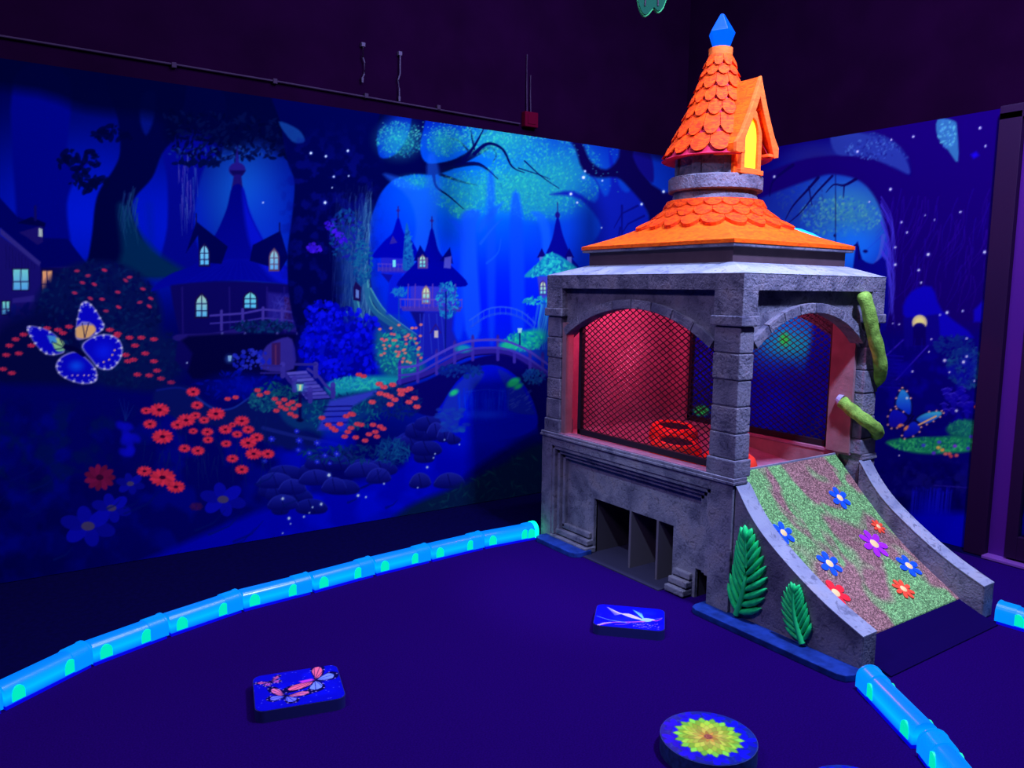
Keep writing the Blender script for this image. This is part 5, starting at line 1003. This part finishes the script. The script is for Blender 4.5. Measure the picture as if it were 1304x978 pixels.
# ---------------------------------------------------------------- printed stepping blocks
def wing_pair(A, x, y, s, ang, c1, c2, K=(6, 4, 60)):
    ca, sa = math.cos(ang), math.sin(ang)
    def tr(p): return [(x+s*(u*ca-v*sa), y+s*(u*sa+v*ca)) for u, v in p]
    for m_ in (1, -1):
        for p, c in (([(0, 0), (4, -3), (14, -13*1), (24, -16), (27, -11), (20, -3), (8, 2)], c1), ([(0, 1), (9, 2), (17, 4), (17, 12), (9, 15), (3, 10)], c2)):
            q = [(u*m_, v) for u, v in p]; A.poly(smooth(tr(q), 4, True), K, .8); cx = sum(u for u, v in q)/len(q); cy = sum(v for u, v in q)/len(q)
            A.poly(smooth(tr([(cx*.85+(u-cx)*.72, cy*.85+(v-cy)*.72) for u, v in q]), 4, True), c, .6)
            for u, v in q[1:]: A.line([tr([(0, 0)])[0], tr([(u*.95, v*.95)])[0]], .7, K); A.ell(*tr([(u*.93, v*.93)])[0], .9, .8, (200, 170, 230))
    A.line(tr([(0, -4), (0, 9)]), 1.6, K)
def block(name, label, cat, art, c, ang, sx, sy, hz, round_=False, side=None):
    t = thing(name, label, cat, (c[0], c[1], 0), 'printed stepping blocks'); t.rotation_euler = (0, 0, ang)
    r = .035
    if round_: out = [(sx*math.cos(2*PI*k/56), sx*math.sin(2*PI*k/56)) for k in range(56)]
    else: out = [(ux*(sx-r)+r*math.cos(a), uy*(sy-r)+r*math.sin(a)) for ux, uy, a0 in ((1, 1, 0), (-1, 1, PI/2), (-1, -1, PI), (1, -1, 1.5*PI)) for a in np.linspace(a0, a0+PI/2, 6)]
    b_ = MB().prism(out, 'z', 0, hz).build('block_body', side, None, smooth=40); b_.parent = t
    # printed face: polar grid following the outline
    n = len(out)*4; o2 = []
    for i in range(len(out)):
        p, q = np.array(out[i]), np.array(out[(i+1) % len(out)])
        m4 = max(2, int(np.linalg.norm(q-p)/.004)); o2 += [p+(q-p)*j/m4 for j in range(m4)]
    o2 = np.array(o2+[o2[0]]); rr = np.linspace(.0, .985, 90)[:, None, None]; P = np.concatenate([rr*o2[None], np.full((90, len(o2), 1), hz+.0012)], -1)
    x = (P[..., 0]/sx*.5+.5)*art.w/art.k; y = (.5-P[..., 1]/sy*.5)*art.h/art.k
    o = print_mesh('printed_face', P, to_linear(sample(art, x+art.x0, y+art.y0)), M['gloss_print']); o.parent = t
    return t
M['gloss_print'] = print_mat('gloss_print', .35, .12); M['block_side'] = flat('block_side', (.012, .015, .11), .5); M['puck_side'] = flat('puck_side', (.02, .06, .22), .6, nsc=60, namt=.5)
A = Art(0, 0, 120, 105, 4, (6, 6, 165)); A.mottle((0, 0, 120, 105), (8, 12, 195), .05, .4, .8, .8)
wing_pair(A, 84, 40, 1.75, -.9, (250, 110, 130), (120, 150, 225)); wing_pair(A, 42, 72, 1.3, .5, (245, 120, 150), (110, 120, 230)); wing_pair(A, 24, 24, .75, -.4, (240, 100, 150), (200, 90, 180))
A.poly([(62, 36), (80, 34), (84, 40), (66, 44)], (250, 70, 190), 1.5, .8)
for _ in range(60): A.ell(A.rng.rand()*120, A.rng.rand()*105, .5, .5, (120, 130, 240))
block('butterfly_block', 'square blue block printed with pink butterflies on the open carpet', 'golf block', A, (.950, 2.848), -.245, .166, .142, .045, side=M['block_side'])
A = Art(0, 0, 130, 90, 4, (4, 6, 180)); A.mottle((0, 0, 130, 90), (10, 30, 245), .05, .4, .8, .8)
for k in range(26): A.line(smooth([(90, 52), (62, 44-k*.5), (20+k*.7, 10+k*1.3)], 4), 1.8, ((120, 220, 235), (240, 170, 190), (200, 170, 235), (250, 190, 170))[k % 4], .6, .75)
for k in range(14): A.line([(92, 50), (70+k*1.3, 14+k*.9)], 2, ((110, 220, 225), (80, 170, 230), (160, 220, 200))[k % 3], .6, .8)
A.poly(smooth([(84, 54), (92, 44), (104, 44), (108, 50), (98, 58)], 4, True), (150, 190, 190), .8); A.ell(107, 48, 4.5, 3.6, (170, 200, 190)); A.line(smooth([(108, 50), (116, 50), (124, 40)], 4), 2.4, (245, 90, 150), .8); A.line([(110, 46), (125, 37)], 1.2, (120, 110, 230))
A.line(smooth([(92, 58), (62, 66), (36, 72), (12, 88)], 5), 3, (200, 90, 215), 2); A.line(smooth([(60, 68), (30, 64), (4, 52)], 5), 2, (110, 150, 245), 1); A.line(smooth([(70, 64), (56, 76), (40, 80)], 5), 2, (150, 80, 230), 1); A.line([(10, 88), (20, 78), (32, 73)], 4, (190, 160, 170), 2)
for _ in range(40): A.ell(70+A.rng.rand()*50, 62+A.rng.rand()*22, .8, .7, (200, 150, 230))
block('bird_block', 'flat blue block printed with a pale long-tailed bird near the tower ball exit', 'golf block', A, (2.497, 2.632), -.79, .166, .128, .045, side=M['block_side'])
def dahlia(name, label, c, r, hz, ang, petal):
    A = Art(0, 0, 120, 120, 4, (8, 30, 120)); A.mottle((0, 0, 120, 120), (30, 80, 150), .3, .4, .8, .8)
    for k in range(9): A.daisy(60+44*math.cos(k*.7), 60+44*math.sin(k*.7), 17, (8, 14, 200), None, 6, 1., .9, k)
    for j, (rr, n_) in enumerate(((42, 18), (37, 18), (31, 16), (25, 14), (19, 12), (12, 9))):
        for i in range(n_):
            t = 2*PI*(i+.5*(j % 2))/n_; f = .80+.20*((i*5+j) % 3)/2; cx, cy = 60+rr*.62*math.cos(t), 60+rr*.62*math.sin(t); col = tuple(int(v*f) for v in petal[j])
            pt = [(60+rr*1.06*math.cos(t), 60+rr*1.06*math.sin(t)), (cx-rr*.18*math.sin(t), cy+rr*.18*math.cos(t)), (60+.2*rr*math.cos(t), 60+.2*rr*math.sin(t)), (cx+rr*.18*math.sin(t), cy-rr*.18*math.cos(t))]
            A.poly(smooth(pt, 3, True), tuple(int(v*.72) for v in col), .8); A.poly(smooth([(60+(x-60)*.97, 60+(y-60)*.97) for x, y in pt], 3, True), col, .8, .85)
    A.ell(60, 60, 5.5, 5.5, (150, 80, 60)); A.scat(60, 60, 5, 5, 20, 1, [(90, 40, 30), (190, 120, 70)])
    return block(name, label, 'golf block', A, c, ang, r, r, hz, True, M['puck_side'])
ygr = [(140, 240, 70), (170, 236, 60), (195, 230, 60), (205, 222, 70), (215, 205, 70), (225, 170, 60)]
dahlia('dahlia_block', 'round blue block printed with a yellow dahlia at the bottom edge', (2.016, 1.713), .166, .06, .6, ygr)
dahlia('dahlia_block', 'round blue block barely showing at the bottom edge below the ramp', (2.165, 1.245), .15, .06, 0, [(20, 30, 220)]*6)
# ---------------------------------------------------------------- things on the upper wall and overhead
M['conduit'] = flat('conduit_grey', (.028, .018, .035), .7, spec=0); M['alarm'] = flat('alarm_red', (.05, .001, .008), .7, spec=0); M['wire'] = flat('pale_wire', (.06, .05, .08), .7, spec=0)
cp = thing('conduit_pipe', 'thin grey conduit running along the dark wall above the mural', 'pipe', (.3, YW-.03, 2.83))
MB().tube([(-1.6, YW-.016, 2.838), (.4, YW-.016, 2.835), (1.6, YW-.016, 2.828), (3.36, YW-.016, 2.803)], .006, 8).build('pipe', M['conduit'], cp, smooth=60)
for x in (.99, 1.56, 2.15, 2.68): MB().box(x-.013, x+.013, YW-.026, YW-.001, 2.812, 2.842).build('pipe_clip', M['conduit'], cp, bevel=.004)
al = thing('alarm_box', 'small dark red box on the wall above the mural where the conduit ends', 'alarm', (3.44, YW-.03, 2.79))
MB().box(3.382, 3.500, YW-.05, YW-.001, 2.785, 2.893).build('housing', M['alarm'], al, bevel=.006); MB().box(3.405, 3.477, YW-.054, YW-.049, 2.805, 2.873).build('face_plate', M['alarm'], al, bevel=.002)
for x, top_ in ((3.418, 3.30), (3.452, 3.16)): MB().tube([(x, YW-.02, 2.89), (x, YW-.012, (2.89+top_)/2), (x, YW-.012, top_)], .0045, 6).build('cable', M['conduit'], al)
for nm, lab, p in (('hanging_wire', 'short kinked white wire end hanging above the big tree, left of two', [(2.132, 4.85, 3.14), (2.128, 4.85, 3.06), (2.14, 4.85, 3.03), (2.138, 4.85, 2.96), (2.124, 4.85, 2.935)]), ('hanging_wire', 'longer kinked white wire hanging above the big tree, right of two', [(2.392, 4.85, 3.13), (2.390, 4.85, 3.0), (2.376, 4.85, 2.96), (2.384, 4.85, 2.90), (2.384, 4.85, 2.855)])):
    w = thing(nm, lab, 'wire', p[0], 'loose wires on the upper wall'); MB().tube(p, .005, 6).build('wire_strand', M['wire'], w, smooth=60); MB().tube([p[-1], (p[-1][0], p[-1][1], p[-1][2]-.03)], [.009, .006], 6).build('wire_end', M['wire'], w)
    MB().box(p[0][0]-.012, p[0][0]+.012, 4.845, YW, p[0][2]-.012, p[0][2]+.012).build('wire_clip', M['wire'], w)
# hanging green leaf cluster above the tower, reaching in from the top
hl = thing('hanging_leaf', 'dark green lobed leaf hanging in from the top edge left of the spire', 'leaf', (2.95, 2.95, ZC))
M['hleaf'] = flat('hanging_leaf_green', (.008, .06, .03), .6, spec=0); M['hedge'] = flat('hanging_leaf_edge', (.05, .40, .12), .5, spec=0)
vr = Vector((cr[0], cr[1], 0)).normalized(); nr = Vector((-vr.y, vr.x, 0)); org = Vector((2.880, 3.000, 3.041))
out = [(-.076, .30), (-.085, .05), (-.075, -.03), (-.050, -.075), (-.025, -.070), (0, -.042), (.020, -.058), (.040, -.050), (.058, -.015), (.066, .05), (.070, .30), (.0, .42)]
o3 = smooth(out, 4, True)
def leafplate(nm, sc_, y0, y1, mt, par_): 
    cx, cz = -.01, .14; v = []
    for yy in (y0, y1): v += [org+vr*(cx+(u-cx)*sc_)+Vector((0, 0, cz+(w-cz)*sc_))+nr*yy for u, w in o3]
    n_ = len(o3); return MB().add(v, [tuple(range(n_-1, -1, -1)), tuple(range(n_, 2*n_))]+[(i, (i+1) % n_, n_+(i+1) % n_, n_+i) for i in range(n_)]).build(nm, mt, par_)
leafplate('leaf_edge', 1.0, .0, .02, M['hedge'], hl); leafplate('leaf_face', .965, -.006, .004, M['hleaf'], hl)
for u in (-.045, .02): MB().tube([org+vr*(u*1.0)+nr*-.007+Vector((0, 0, -.03)), org+vr*(u*.8)+nr*-.007+Vector((0, 0, .10)), org+vr*(u*.2)+nr*-.007+Vector((0, 0, .30))], .004, 6).build('leaf_vein', M['black'], hl)
MB().tube([org+vr*0+Vector((0, 0, .36)), org+Vector((0, 0, 1.0)), org+Vector((0, 0, ZC-3.041))], .012, 8).build('leaf_support', M['hleaf'], hl)  # straight support run up to the ceiling so the leaf doesn't float
